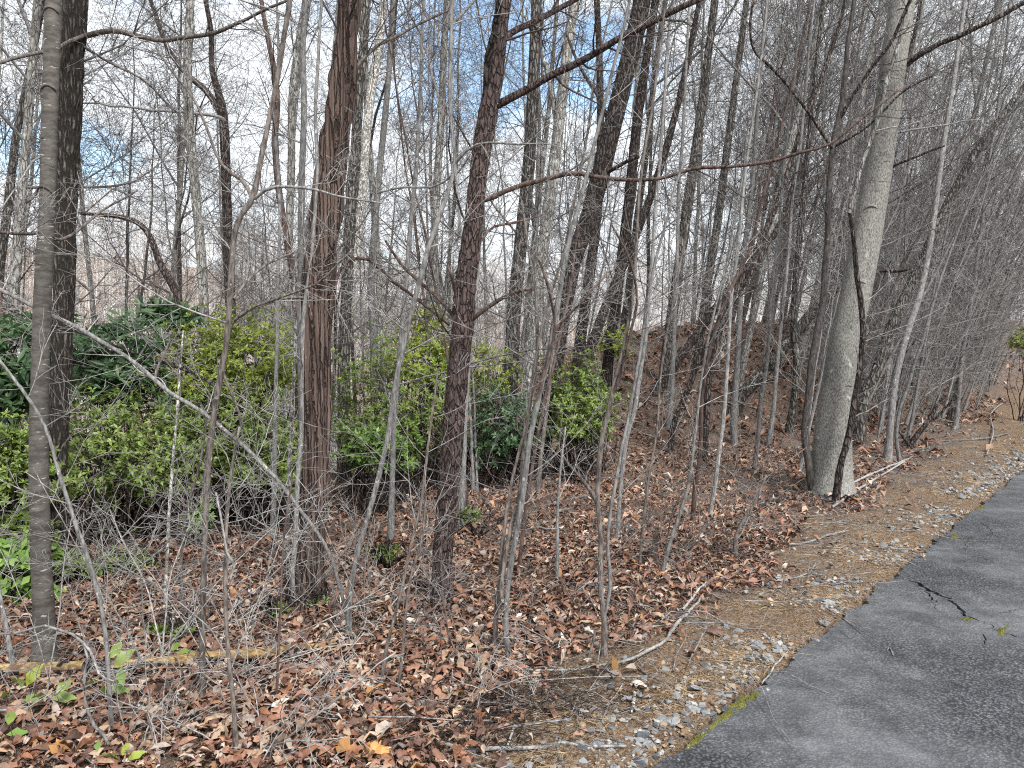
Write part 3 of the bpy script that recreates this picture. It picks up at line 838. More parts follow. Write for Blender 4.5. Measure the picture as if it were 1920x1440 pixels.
    for (kx, ky, ks) in knots:                   # branch scars: a dark sunken eye under a raised brow
        kp = on_y(kx, ky, YY); i = np.argmin(np.abs(r[:, 2] - kp[2])); c = r[i, :3]; rr = r[i, 3]
        off = np.clip((kp[0] - c[0]) / rr, -.9, .9); yy = c[1] - rr * math.sqrt(1 - off * off)
        n_ = np.array([off, -math.sqrt(1 - off * off), 0]); tx = np.array([-n_[1], n_[0], 0])
        cc = np.array([kp[0], yy, kp[2]]); sz = ks * depth(cc) / FPX
        u = np.linspace(-1, 1, 9)
        arc = cc[None] + tx[None] * (u * sz * .6)[:, None] + np.array([0, 0, 1.])[None] * (sz * .42 * (1 - u ** 2) - .1 * sz)[:, None] - n_[None] * (.25 * sz * u ** 2)[:, None]
        V, F, C = tubes(arc[None], (sz * (.10 * (1 - .75 * u ** 2)))[None], 6)
        eye = cc[None] + tx[None] * (u * sz * .42)[:, None] + np.array([0, 0, 1.])[None] * (sz * .16 * (1 - u ** 2) - .05 * sz)[:, None] - n_[None] * (.12 * sz + .16 * sz * u ** 2)[:, None]
        so = MB().add(V, F, C).obj('branch_scar', MAT[mat], root, base)
        V, F, C = tubes(eye[None], (sz * (.11 * (1 - .8 * u ** 2)))[None], 6)
        MB().add(V, F, C).obj('scar_eye', MAT['dark'], so, (0, 0, 0) if False else base)
    if mbt.n:
        o = mbt.obj('twigs', MAT[tmat], root, base); o['kind'] = 'stuff'
    HERO.append((base[0], base[1]))
    return root

# --- big trunks
hero('birch_tree', 'straight smooth grey-brown trunk with pale dashes and branch scars, in front of the furrowed trunk', 'tree',
     [(84, 1258, 46), (82, 1150, 40), (77, 1050, 38), (73, 900, 36), (74, 750, 35), (80, 560, 33), (88, 400, 31), (92, 250, 31), (97, 110, 32), (101, -20, 31)],
     'birch', sides=36, step=.03, disp=d_smooth, tmat='twig_grey', flare=.28, knots=((101, 27, 26), (97, 172, 26), (87, 361, 28), (84, 500, 14), (90, 265, 12)),
     branches=[([(76, 434, 9), (50, 436, 8), (20, 437, 7), (-40, 432, 6)], -.4, 'stem_brown', 6), ([(100, 447, 8), (112, 448, 8), (140, 435, 7), (175, 410, 6), (205, 385, 5), (255, 355, 4)], .4, 'stem_brown', 6),
               ([(82, 290, 5), (50, 325, 4), (0, 400, 3)], -.2, 'stem_grey', 5)])
hero('furrowed_tree', 'dark deeply furrowed trunk standing behind the smooth grey-brown trunk', 'tree',
     [(107, 1085, 40), (106, 980, 36), (108, 850, 34), (115, 700, 36), (122, 480, 38), (127, 300, 40), (134, 130, 44), (140, -20, 46)],
     'furrow', sides=64, step=.03, disp=d_furrow, flare=.28,
     branches=[([(152, 70, 13), (190, 62, 13), (215, 60, 12), (260, 68, 11), (300, 75, 11), (345, 70, 10), (400, 62, 10), (450, 38, 8), (540, 0, 6)], -.5, 'stem_brown', 8),
               ([(160, 66, 10), (110, 92, 9), (60, 102, 9), (0, 116, 8), (-60, 125, 7)], -.9, 'stem_brown', 6),
               ([(152, 84, 6), (215, 120, 6), (275, 155, 5), (330, 210, 4)], .3, 'twig_grey', 6)])
hero('shaggy_barked_tree', 'stout red-brown trunk with shaggy stringy bark left of centre', 'tree',
     [(577, 1134, 62), (578, 1060, 56), (588, 950, 56), (592, 860, 57), (594, 700, 60), (594, 600, 62), (600, 500, 62), (612, 400, 62), (626, 290, 58), (640, 170, 54), (651, 60, 47), (655, -25, 44)],
     'shaggy', sides=80, step=.025, disp=d_shaggy, flare=.28, tmat='twig_red', tw=(8, .9, 4, 3),
     branches=[([(628, 540, 7), (640, 508, 8), (662, 488, 8), (690, 487, 8), (712, 505, 9), (735, 530, 8), (765, 548, 7), (840, 610, 5)], .3, 'brown', 6),
               ([(650, 160, 9), (680, 110, 8), (740, 70, 7), (840, 20, 5)], .5, 'stem_brown', 7), ([(583, 560, 6), (540, 555, 6), (500, 570, 5), (440, 600, 4)], -.3, 'stem_brown', 6)])
hero('flaky_barked_tree', 'dark reddish trunk with flaky bark and long limbs reaching right at centre', 'tree',
     [(830, 1136, 46), (829, 1060, 40), (836, 960, 42), (846, 860, 46), (853, 760, 45), (860, 680, 44), (868, 600, 46), (873, 530, 44), (886, 430, 40), (897, 330, 38), (912, 230, 42), (925, 160, 36), (936, 70, 34), (948, -20, 32)],
     'cherry', sides=64, step=.025, disp=d_cherry, flare=.28, tmat='twig_red', tw=(10, .9, 4, 3),
     branches=[([(925, 200, 22), (970, 178, 19), (1010, 158, 18), (1060, 128, 18), (1110, 100, 17), (1160, 76, 16), (1210, 50, 16), (1260, 25, 15), (1320, -2, 14)], -.4, 'cherry', 9),
               ([(945, 75, 16), (975, 55, 15), (1010, 38, 14), (1040, 22, 13), (1100, -15, 12)], .3, 'cherry', 5),
               ([(908, 200, 16), (912, 150, 16), (920, 100, 16), (930, 60, 15), (936, 25, 15), (942, -15, 15)], -.25, 'dark', 0),
               ([(908, 375, 13), (940, 357, 12), (980, 345, 12), (1020, 338, 11), (1050, 328, 11), (1080, 325, 10), (1120, 332, 10), (1180, 336, 9), (1240, 332, 9), (1300, 320, 9), (1370, 312, 8), (1430, 305, 8), (1500, 285, 7), (1560, 268, 6), (1630, 215, 5), (1700, 160, 4)], -.7, 'brown', 12),
               ([(862, 602, 10), (845, 590, 9), (820, 560, 9), (790, 530, 8), (760, 500, 7), (720, 450, 5)], .2, 'brown', 7),
               ([(860, 596, 9), (853, 560, 8), (848, 530, 8), (838, 500, 6)], -.2, 'brown', 5),
               ([(885, 600, 11), (905, 585, 11), (925, 570, 10), (945, 556, 9), (970, 545, 8), (1000, 540, 6)], -.2, 'brown', 6),
               ([(893, 460, 7), (920, 430, 6), (960, 420, 6), (1010, 405, 4)], .3, 'brown', 6),
               ([(875, 560, 6), (900, 440, 0.01)], 0, 'brown', 0)][:8])
hero('smooth_grey_tree', 'big smooth pale grey trunk beside the road with dark thin stems at its foot', 'tree',
     [(1557, 926, 100), (1558, 890, 84), (1562, 800, 72), (1572, 720, 66), (1584, 640, 62), (1602, 560, 60), (1618, 480, 60), (1632, 400, 58), (1649, 300, 54), (1664, 200, 51), (1678, 100, 50), (1692, 0, 50), (1696, -30, 48)],
     'beech', sides=64, step=.03, disp=d_beech, flare=.13, knots=((1602, 538, 26), (1578, 727, 22), (1622, 398, 26), (1652, 312, 18), (1637, 258, 14), (1649, 158, 14), (1635, 690, 16), (1680, 30, 20)), tmat='twig_grey',
     branches=[([(1700, 122, 12), (1720, 108, 13), (1760, 85, 12), (1800, 68, 12), (1850, 42, 11), (1930, 0, 11)], -.4, 'dark', 6), ([(1665, 318, 7), (1690, 305, 6), (1740, 285, 5), (1770, 275, 4)], -.3, 'dark', 4),
               ([(1688, 248, 5), (1760, 235, 4), (1840, 225, 3)], .2, 'stem_grey', 5), ([(1650, 508, 8), (1680, 510, 7), (1708, 503, 5)], -.2, 'dark', 3)])
hero('leaning_dark_tree', 'tall dark trunk leaning right behind the centre sapling clump', 'tree',
     [(1008, 892, 43), (1020, 800, 39), (1036, 700, 37), (1052, 600, 37), (1075, 490, 37), (1100, 420, 37), (1120, 350, 39), (1143, 260, 39), (1165, 170, 37), (1188, 80, 37), (1207, -20, 37)],
     'dark', sides=32, step=.05, disp=d_cherry, flare=.28, tmat='twig_red', tw=(10, 1.2, 5, 3),
     branches=[([(1130, 330, 10), (1160, 310, 10), (1200, 295, 8)], -.3, 'dark', 4), ([(1150, 240, 12), (1120, 180, 10), (1090, 130, 8), (1060, 60, 6)], .4, 'dark', 7)])
# --- companions of the smooth grey tree
hero('dark_forked_stem', 'dark slender stem left of the smooth grey trunk, forking high up', 'sapling',
     [(1527, 928, 22), (1516, 880, 18), (1508, 810, 17), (1513, 750, 16), (1521, 690, 16), (1532, 630, 17), (1542, 560, 16), (1548, 490, 14), (1553, 400, 14), (1560, 320, 13), (1565, 270, 14), (1573, 210, 12), (1584, 130, 11), (1596, 40, 9), (1602, -20, 9)],
     'stem_dark', sides=14, step=.05, tmat='twig_red', tw=(8, .8, 4, 3),
     branches=[([(1564, 282, 8), (1545, 255, 8), (1520, 215, 7), (1490, 175, 7), (1455, 135, 7), (1420, 100, 7), (1408, 60, 6), (1412, 0, 6)], -.3, 'dark', 9),
               ([(1573, 225, 9), (1590, 195, 9), (1620, 150, 8), (1650, 105, 8), (1680, 60, 8), (1698, 20, 8), (1712, -10, 8)], -.4, 'dark', 6),
               ([(1565, 275, 7), (1590, 260, 6), (1640, 225, 5), (1700, 165, 5), (1750, 140, 4)], -.5, 'dark', 5)])
hero('twining_vine', 'thin dark vine climbing the front of the smooth grey trunk, pale higher up', 'vine',
     [(1566, 934, 15.6), (1576, 880, 12.5), (1588, 820, 11.7), (1600, 760, 11.7), (1611, 690, 10.9), (1617, 620, 10.1), (1614, 560, 10.1), (1606, 520, 9.4), (1600, 470, 8.6), (1594, 420, 7.0), (1592, 385, 4.7)],
     'dark', Y=at(1557, 926)[1] - .40, sides=12, step=.05, tmat='twig_grey', tw=(5, .5, 3, 2), ext=0, dy=.05, stem='stem',
     branches=[([(1592, 400, 10), (1605, 350, 10), (1616, 310, 10), (1632, 262, 10), (1648, 215, 10), (1662, 160, 9), (1678, 100, 9), (1692, 50, 6), (1704, 10, 6), (1708, -20, 6)], .12, 'pale', 4)])
# --- middle distance, one by one
MID = [
 ('mottled_tree', 'white-mottled trunk close behind the shaggy red-brown trunk on its right', [(622, 885, 26), (640, 730, 24), (655, 560, 22), (676, 400, 20), (690, 220, 18), (712, 70, 17), (722, -20, 16)], 'stem_mottle', None, 14),
 ('pale_tree', 'pale straight trunk with grey-green lichen between the furrowed and shaggy trunks', [(383, 600, 20), (380, 520, 20), (372, 420, 20), (360, 290, 19), (353, 190, 19), (352, 100, 18), (358, -20, 16)], 'pale', 11.5, 14),
 ('crooked_tree', 'crooked dark tree forking at a knee left of the leaning grey pole', [(434, 620, 22), (428, 480, 21), (424, 340, 20), (418, 215, 19), (398, 130, 12), (396, 60, 11), (382, -20, 9)], 'dark', 12.5, 14,
    [([(416, 215, 16), (385, 170, 14), (355, 145, 13), (335, 120, 12), (315, 90, 11), (292, 30, 10), (275, -20, 9)], .3, 'dark', 8), ([(425, 230, 9), (410, 220, 8), (350, 210, 7), (270, 205, 6), (190, 195, 5), (150, 192, 4)], -.4, 'stem_grey', 8)]),
 ('arching_tree', 'dark arched trunk bending over to the left beside the furrowed trunk', [(336, 590, 16), (328, 545, 16), (312, 515, 15), (298, 490, 14), (286, 455, 13), (268, 425, 12), (240, 410, 10), (205, 404, 9), (150, 400, 6)], 'dark', 10.5, 12),
 ('dark_red_tree', 'dark reddish wavy stem left of the shaggy trunk', [(556, 600, 15), (550, 520, 14), (536, 440, 14), (522, 350, 14), (516, 260, 14), (520, 190, 13), (512, 120, 12), (500, 60, 10), (488, -20, 9)], 'brown', 8.8, 12),
 ('grey_pole_tree', 'straight light grey stem just left of the shaggy trunk top', [(563, 600, 13), (564, 480, 13), (566, 340, 13), (570, 200, 12), (568, 100, 11), (572, -20, 10)], 'stem_grey', 7.2, 10),
 ('grey_tree', 'slim grey trunk with lichen half hidden left of the shaggy trunk', [(536, 620, 20), (540, 480, 18), (546, 330, 17), (548, 180, 16), (560, 80, 14), (575, -20, 13)], 'pale', 12, 12),
 ('dark_lichen_tree', 'dark trunk with black patches close behind the right edge of the shaggy trunk', [(645, 680, 26), (650, 560, 25), (655, 430, 24), (664, 330, 22), (672, 190, 20), (684, 60, 18), (690, -20, 16)], 'grey', 10, 14),
 ('slim_grey_tree', 'slim grey trunk midway between the shaggy and the flaky trunks', [(700, 640, 15), (696, 540, 15), (703, 420, 14), (714, 300, 13), (728, 150, 12), (738, -20, 11)], 'stem_grey', 11, 10),
 ('blotched_tree', 'dark blotched trunk right of the flaky trunk', [(952, 800, 34), (958, 680, 32), (966, 560, 30), (978, 440, 28), (990, 330, 26), (998, 200, 25), (1003, 90, 24), (1008, -20, 22)], 'grey', 10, 18),
 ('pale_lichen_tree', 'pale lichen-covered trunk right of the dark blotched trunk', [(990, 700, 28), (1004, 560, 27), (1020, 450, 26), (1034, 350, 26), (1046, 250, 24), (1060, 130, 22), (1080, -20, 20)], 'pale', 12, 16, [([(1046, 240, 14), (1030, 150, 12), (1010, 90, 10), (985, 30, 8)], .3, 'pale', 6)]),
 ('dark_tree', 'dark trunk rising behind the right end of the dark green laurel', [(1082, 690, 26), (1096, 580, 24), (1112, 470, 22), (1122, 380, 18), (1126, 260, 16), (1124, 120, 14), (1118, -20, 12)], 'dark', 13, 12),
 ('brown_tree', 'brown straight trunk just right of the leaning dark trunk', [(1140, 680, 24), (1156, 560, 23), (1172, 440, 22), (1184, 330, 22), (1196, 220, 20), (1212, 110, 18), (1232, -20, 16)], 'dark', 13, 14),
 ('stout_grey_tree', 'grey-brown trunk leaning right between the brown trunk and the diagonal dead pole', [(1248, 680, 24), (1262, 580, 23), (1276, 480, 22), (1290, 380, 21), (1310, 240, 19), (1328, 100, 17), (1342, -20, 15)], 'grey', 13, 14),
 ('grey_brown_tree', 'grey-brown trunk standing on the slope crest above the dead pole', [(1310, 650, 18), (1326, 540, 18), (1345, 420, 17), (1362, 290, 16), (1382, 140, 14), (1402, -20, 12)], 'grey', 14, 12),
 ('small_crooked_tree', 'slim dark trunk with a twisted foot left of the smooth grey trunk', [(1478, 812, 17), (1490, 740, 15), (1494, 680, 15), (1488, 610, 14), (1494, 500, 13), (1506, 380, 12), (1520, 230, 10), (1534, 90, 9), (1545, -20, 8)], 'grey', None, 10),
 ('dark_footed_tree', 'slim grey stem with a dark foot on the leaf slope', [(1377, 834, 15), (1376, 780, 14), (1381, 700, 12), (1386, 610, 11), (1392, 500, 10), (1412, 330, 9), (1424, 150, 8), (1440, -20, 7)], 'stem_grey', None, 10),
 ('grey_slope_tree', 'pale grey sapling curving up right of the smooth grey trunk', [(1664, 864, 20), (1670, 800, 15), (1676, 730, 14), (1688, 670, 14), (1702, 620, 14), (1722, 560, 13), (1738, 490, 12), (1752, 400, 11), (1768, 280, 10), (1790, 140, 9), (1812, -20, 8)], 'stem_grey', None, 12),
 ('leaning_slope_tree', 'grey trunk leaning far right behind the smooth grey trunk', [(1618, 752, 26), (1642, 700, 21), (1660, 640, 20), (1690, 570, 19), (1728, 490, 18), (1768, 400, 17), (1815, 310, 15), (1870, 230, 13), (1960, 110, 11)], 'grey', 11, 16),
]
for it in MID:
    nm, lab, path, mt, Y, sides = it[:6]
    hero(nm, lab, 'tree', path, mt, Y=Y, sides=sides, step=.10, disp=d_cherry if mt in ('dark', 'grey', 'brown') else d_smooth, branches=it[6] if len(it) > 6 else (), tw=(10, 1.3, 5, 3, (.2, .97)), tmat='twig_red' if mt in ('brown', 'dark') else 'twig_grey', ext=3.5)
hero('dead_pole', 'bare dead pole leaning diagonally across the trunks right of centre', 'dead tree', [(1226, 742, 19), (1262, 690, 17), (1300, 635, 16), (1340, 580, 16), (1400, 500, 15), (1440, 455, 14), (1490, 385, 13), (1542, 322, 10)], 'dark', sides=10, tw=(6, .7, 3, 2), ext=0)
for lab, pth in (('dark crooked stem leaning right, low on the slope left of the dark wavy sapling', [(1262, 800, 13), (1290, 730, 12), (1318, 660, 12), (1372, 570, 11), (1432, 470, 10), (1470, 400, 9), (1500, 300, 7)]),
                 ('dark bowed stem leaning right behind the upright pale sapling', [(1330, 700, 14), (1350, 620, 13), (1392, 520, 12), (1450, 400, 11), (1500, 250, 9), (1560, 90, 8), (1590, -20, 7)]),
                 ('dark slanting trunk right of the leaning dark trunk', [(1100, 690, 22), (1130, 590, 20), (1180, 470, 18), (1230, 340, 16), (1270, 200, 14), (1300, 60, 12), (1315, -20, 11)])):
    hero('slanting_tree', lab, 'tree', pth, 'dark', Y=10.0 if pth[0][0] > 1200 else 11.5, sides=12, disp=d_cherry, tw=(9, 1.1, 5, 3), tmat='twig_red')
hero('toppled_tree', 'dark fallen trunk propped on the slope behind the smooth grey trunk', 'dead tree', [(1385, 750, 25), (1440, 690, 22), (1480, 640, 21), (1515, 596, 20), (1560, 545, 19), (1600, 500, 17)], 'grey', Y=11.5, sides=14, disp=d_cherry, tw=(4, .8, 3, 2), ext=0)

# --- saplings in front
SAP = [
 ('forked_sapling', 'brown sapling with a long pale pole-like upper stem, left of the shaggy trunk', [(378, 1325, 15), (381, 1250, 14), (383, 1150, 14), (386, 1020, 14), (390, 900, 15), (402, 780, 15), (416, 700, 14), (427, 640, 13), (434, 540, 14), (439, 450, 14), (452, 405, 13), (474, 370, 14), (486, 310, 12), (499, 240, 12), (516, 150, 12), (534, 60, 12), (548, -20, 12)], 'stem_brown',
    [([(478, 372, 8), (505, 358, 8), (540, 350, 7), (590, 352, 6), (640, 366, 5), (720, 378, 4)], -.2, 'stem_grey', 7), ([(474, 374, 10), (450, 340, 9), (430, 325, 9), (410, 300, 7), (385, 240, 6), (340, 160, 5), (290, 90, 4)], .3, 'stem_brown', 8),
     ([(438, 560, 6), (470, 520, 6), (510, 490, 5), (560, 470, 4)], .2, 'stem_brown', 6), ([(440, 600, 8), (480, 575, 7), (540, 555, 6), (600, 535, 5), (660, 470, 4)], -.2, 'stem_brown', 6), ([(418, 690, 6), (440, 745, 6), (455, 800, 5)], -.1, 'stem_brown', 3)]),
 ('curving_sapling', 'tall pale grey sapling curving up between the shaggy and flaky trunks', [(650, 1205, 14), (654, 1130, 13), (664, 1060, 12), (690, 960, 12), (712, 890, 12), (728, 830, 12), (740, 730, 12), (757, 640, 12), (776, 560, 12), (797, 480, 11), (820, 410, 11), (838, 360, 10), (852, 320, 10), (855, 290, 9), (847, 220, 9), (845, 120, 9), (846, -20, 9)], 'stem_grey',
    [([(855, 305, 6), (880, 280, 6), (920, 270, 5), (1000, 270, 4), (1035, 272, 3)], -.2, 'stem_grey', 5), ([(846, 330, 5), (810, 350, 5), (760, 356, 5), (700, 360, 4)], .2, 'stem_grey', 6)]),
 ('sapling_clump', 'grey sapling rising from the central clump, leaning right', [(957, 1238, 13), (948, 1180, 12), (956, 1080, 13), (974, 980, 14), (985, 900, 14), (995, 820, 13), (1012, 740, 13), (1030, 660, 13), (1046, 570, 12), (1062, 480, 11), (1080, 400, 10), (1110, 290, 9), (1150, 130, 8), (1185, -20, 7)], 'stem_grey',
    [([(942, 1130, 11), (945, 1080, 11), (962, 980, 10), (975, 900, 10), (985, 820, 9), (1000, 720, 9), (1010, 640, 8), (1005, 560, 7), (992, 470, 6), (980, 380, 5)], .2, 'stem_brown', 8), ([(1004, 760, 8), (1022, 690, 8), (1038, 620, 7), (1030, 540, 6), (1005, 480, 5)], -.15, 'brown', 7), ([(1034, 640, 7), (1055, 600, 6), (1090, 570, 5), (1140, 520, 4)], -.1, 'brown', 7)]),
 ('brown_clump_stem', 'darker brown stem standing against the left side of the central clump', [(925, 1222, 11), (930, 1150, 11), (938, 1090, 11), (946, 1000, 9), (962, 900, 8), (986, 800, 8), (1000, 700, 7), (1020, 600, 6), (1055, 480, 5), (1080, 360, 4)], 'stem_brown', []),
 ('twin_stem_sapling', 'two-stemmed sapling right of the central clump with a low crooked fork', [(1132, 1228, 14), (1132, 1170, 13), (1124, 1100, 12), (1126, 1010, 12), (1120, 940, 11), (1122, 870, 12), (1130, 810, 12), (1142, 770, 12), (1152, 720, 10), (1170, 640, 9), (1188, 540, 8), (1194, 440, 7), (1205, 300, 7), (1230, 150, 6), (1250, -20, 5)], 'stem_brown',
    [([(1131, 1165, 9), (1140, 1100, 9), (1134, 1020, 8), (1142, 960, 8), (1155, 900, 8), (1168, 830, 8), (1180, 780, 8), (1192, 700, 8), (1205, 620, 7), (1222, 520, 7), (1250, 400, 6), (1290, 280, 5)], .25, 'stem_grey', 8), ([(1115, 1180, 6), (1105, 1215, 6), (1098, 1236, 6)], -.05, 'stem_brown', 0), ([(1148, 740, 8), (1166, 700, 7), (1182, 620, 7), (1196, 560, 6), (1180, 480, 5), (1150, 420, 4)], -.1, 'brown', 6)]),
 ('straight_sapling', 'straight grey sapling third from the central clump going right', [(1158, 1012, 11), (1162, 940, 10), (1172, 830, 10), (1188, 770, 10), (1200, 700, 10), (1212, 620, 9), (1222, 500, 9), (1230, 380, 8), (1242, 240, 8), (1250, 100, 7), (1262, -20, 7)], 'stem_grey', []),
 ('crooked_dead_stem', 'thin dark dead stem slanting down to the litter left of the two-stemmed sapling', [(1128, 955, 9), (1110, 925, 9), (1088, 895, 8), (1066, 870, 7), (1052, 850, 5)], 'stem_brown', []),
 ('upright_sapling', 'upright pale sapling on the slope left of the forking dark stem', [(1330, 972, 10), (1344, 880, 10), (1357, 780, 10), (1366, 660, 9), (1372, 560, 9), (1386, 440, 8), (1400, 300, 7), (1425, 130, 6), (1440, -20, 6)], 'stem_grey', []),
 ('dark_wavy_sapling', 'dark wavy sapling leaning right on the slope', [(1298, 985, 10), (1303, 920, 10), (1313, 850, 10), (1315, 760, 10), (1328, 680, 9), (1346, 610, 9), (1358, 570, 9), (1385, 510, 8), (1410, 450, 7), (1440, 330, 6), (1480, 180, 5), (1510, 40, 4)], 'brown', []),
 ('slope_sapling', 'thin grey sapling with a curved foot in front of the dark-footed stem', [(1413, 882, 9), (1420, 820, 9), (1424, 770, 8), (1436, 690, 8), (1444, 600, 7), (1455, 470, 6), (1470, 320, 6), (1490, 150, 5), (1502, -20, 5)], 'stem_grey', []),
 ('bent_stub', 'short bent dark stub at the litter edge near the verge', [(1379, 1052, 10), (1380, 1010, 9), (1390, 985, 8), (1408, 958, 7), (1424, 925, 6), (1438, 890, 4)], 'stem_brown', []),
 ('slim_curved_sapling', 'slim curved sapling between the curving grey sapling and the flaky trunk', [(712, 1302, 8), (722, 1230, 8), (736, 1170, 8), (752, 1110, 7), (768, 1030, 7), (786, 960, 7), (796, 900, 6), (804, 830, 6), (815, 740, 5), (822, 690, 3)], 'stem_brown', []),
 ('slim_dark_sapling', 'slim dark sapling leaning right in front of the flaky trunk foot', [(742, 1308, 7), (754, 1230, 7), (760, 1160, 7), (770, 1080, 6), (790, 1010, 5), (800, 930, 4)], 'stem_brown', []),
 ('pale_thin_sapling', 'thin white-flecked sapling rising through the laurel left of centre', [(309, 1142, 8), (314, 1060, 8), (317, 970, 7), (324, 880, 7), (332, 790, 6), (336, 720, 5), (345, 620, 4)], 'stem_mottle', []),
 ('thin_brown_sapling', 'thin brown sapling right of the white-flecked thin one', [(346, 1195, 8), (342, 1120, 8), (340, 1040, 7), (350, 960, 7), (372, 880, 6), (385, 800, 5), (392, 720, 4)], 'stem_brown', []),
 ('lower_forked_sapling', 'grey crooked sapling in front of the fallen log right of the brown sapling', [(443, 1412, 10), (440, 1340, 10), (432, 1260, 10), (426, 1180, 10), (424, 1080, 9), (425, 990, 8), (432, 900, 7), (450, 800, 5)], 'stem_brown', [([(432, 1085, 6), (438, 1050, 7), (425, 1040, 6), (415, 1000, 5), (400, 930, 4)], -.1, 'twig_pale', 6)]),
 ('arching_grey_sapling', 'long grey stem curving left and up in front of the furrowed trunk', [(212, 1385, 10), (206, 1300, 10), (200, 1227, 10), (193, 1150, 10), (180, 1090, 11), (160, 1027, 11), (145, 990, 10), (133, 955, 9), (113, 897, 9), (90, 813, 8), (62, 760, 8), (30, 715, 7), (-20, 650, 6)], 'stem_grey', []),
 ('hooked_sapling', 'pale stem hooking over to the left in the bottom left corner', [(217, 1408, 6.8), (200, 1385, 6.8), (178, 1362, 6.8), (163, 1325, 6.8), (157, 1280, 6.8), (163, 1225, 6.8), (155, 1203, 6.8), (138, 1190, 6.0), (100, 1178, 6.0), (72, 1172, 5.2), (45, 1185, 4.5), (-20, 1192, 3.8)], 'stem_grey', [([(156, 1205, 6), (170, 1230, 6), (185, 1262, 5), (215, 1272, 3)], -.1, 'twig_pale', 3)]),
 ('left_edge_stem', 'thin grey stem at the left edge beside the smooth grey-brown trunk foot', [(26, 1252, 11), (16, 1200, 10), (6, 1150, 10), (-6, 1090, 9), (-25, 1000, 7)], 'stem_grey', []),
 ('thin_middle_stem', 'thin dark stem crossing the log left of the curving grey sapling', [(517, 1312, 6), (522, 1230, 6), (527, 1140, 6), (529, 1060, 5), (535, 980, 5), (548, 900, 4)], 'brown', []),
 ('birch_pole', 'thin white-flecked upright pole just left of the shaggy trunk', [(537, 1060, 10), (541, 960, 9), (545, 860, 9), (549, 760, 8), (553, 660, 8), (553, 580, 7), (556, 480, 5)], 'stem_mottle', []),
 ('grey_twin_pole', 'grey pole standing tight against the left side of the shaggy trunk', [(551, 1142, 14), (553, 1040, 12), (557, 930, 12), (562, 800, 12), (566, 680, 11), (572, 560, 11), (590, 450, 10), (596, 330, 9), (592, 200, 8), (600, 60, 7), (604, -20, 7)], 'stem_grey', []),
 ('straight_thin_stem', 'short straight stem in the litter right of the central clump', [(1044, 1090, 7), (1046, 1020, 7), (1045, 950, 6), (1050, 880, 5), (1060, 800, 4)], 'stem_grey', []),
 ('inner_clump_stem', 'dark stem just behind the central clump', [(972, 1078, 10), (980, 1000, 9), (990, 920, 9), (1002, 850, 8), (1020, 760, 8), (1040, 680, 7), (1064, 560, 6), (1085, 420, 5)], 'brown', []),
 ('slanting_thin_sapling', 'thin grey sapling slanting right on the slope behind the two-stemmed sapling', [(1238, 1078, 9), (1256, 1020, 9), (1276, 960, 8), (1292, 900, 8), (1304, 800, 7), (1318, 690, 6), (1345, 560, 5), (1380, 430, 4)], 'stem_grey', []),
 ('thin_slope_stem', 'thin brown stem on the slope between the two slanting saplings', [(1198, 1062, 7), (1206, 990, 7), (1216, 900, 7), (1232, 800, 6), (1240, 700, 6), (1262, 560, 5), (1290, 420, 4)], 'stem_brown', []),
 ('broken_forked_shrub', 'dark broken forked stub leaning right at the woodland edge', [(1702, 846, 14), (1716, 820, 12), (1736, 795, 11), (1755, 768, 9), (1772, 740, 6)], 'dark', [([(1705, 835, 8), (1690, 815, 7), (1672, 795, 5)], 0, 'dark', 3), ([(1738, 792, 7), (1760, 780, 6), (1790, 745, 4)], -.1, 'dark', 4)]),
 ('edge_sapling', 'slim pale stem in the clump at the far woodland edge', [(1790, 802, 12), (1796, 750, 11), (1802, 690, 10), (1812, 620, 10), (1826, 540, 9), (1838, 440, 8), (1856, 300, 7), (1878, 150, 6), (1896, -20, 6)], 'stem_grey', []),
 ('edge_twin_sapling', 'grey leaning stem next to the slim pale one at the far woodland edge', [(1776, 796, 12), (1790, 740, 10), (1812, 660, 9), (1835, 590, 8), (1866, 500, 7), (1905, 400, 6), (1960, 290, 5)], 'stem_brown', []),
 ('near_road_sapling', 'thin grey sapling right of the smooth grey trunk close to the verge', [(1688, 868, 9), (1682, 820, 8), (1690, 760, 8), (1712, 690, 7), (1730, 640, 7), (1752, 560, 6), (1790, 450, 5), (1840, 330, 4)], 'stem_grey', []),
]
for nm, lab, path, mt, br in SAP:
    wmax = max(p[2] for p in path)
    hgt = abs(path[0][1] - path[-1][1])
    hero(nm, lab, 'sapling', path, mt, sides=10 if wmax >= 9 else 8, step=.05, branches=br, tw=(10 if hgt > 500 else 6, .62, 4, 3, (.25, .97)), tmat='twig_pale' if mt in ('stem_grey', 'stem_mottle') else 'twig_grey', ext=2.2, stem='stem', flare=.25)
hero('arching_fallen_sapling', 'long pale bent-over stem slanting from the left edge down to the curving sapling foot', 'sapling',
     [(656, 1190, 9.6), (648, 1150, 8.8), (636, 1100, 8.8), (622, 1050, 8.8), (600, 1008, 8.8), (566, 962, 8.8), (520, 900, 8.8), (470, 848, 8.8), (420, 806, 8.8), (370, 768, 9.6), (320, 738, 9.6), (290, 712, 10.4), (240, 670, 9.6), (190, 640, 9.6), (135, 610, 10.4), (80, 585, 9.6), (30, 558, 9.6), (-60, 515, 8.8)],
     'stem_grey', sides=14, step=.05, tw=(14, .6, 4, 3), ext=0, dy=-.5, tmat='twig_pale', stem='stem',
     branches=[([(290, 714, 7), (305, 680, 6), (318, 640, 5)], .1, 'stem_brown', 4), ([(405, 725, 8), (360, 700, 7), (300, 680, 6), (200, 640, 5), (100, 610, 4), (-20, 572, 4)], .3, 'dark', 6)])

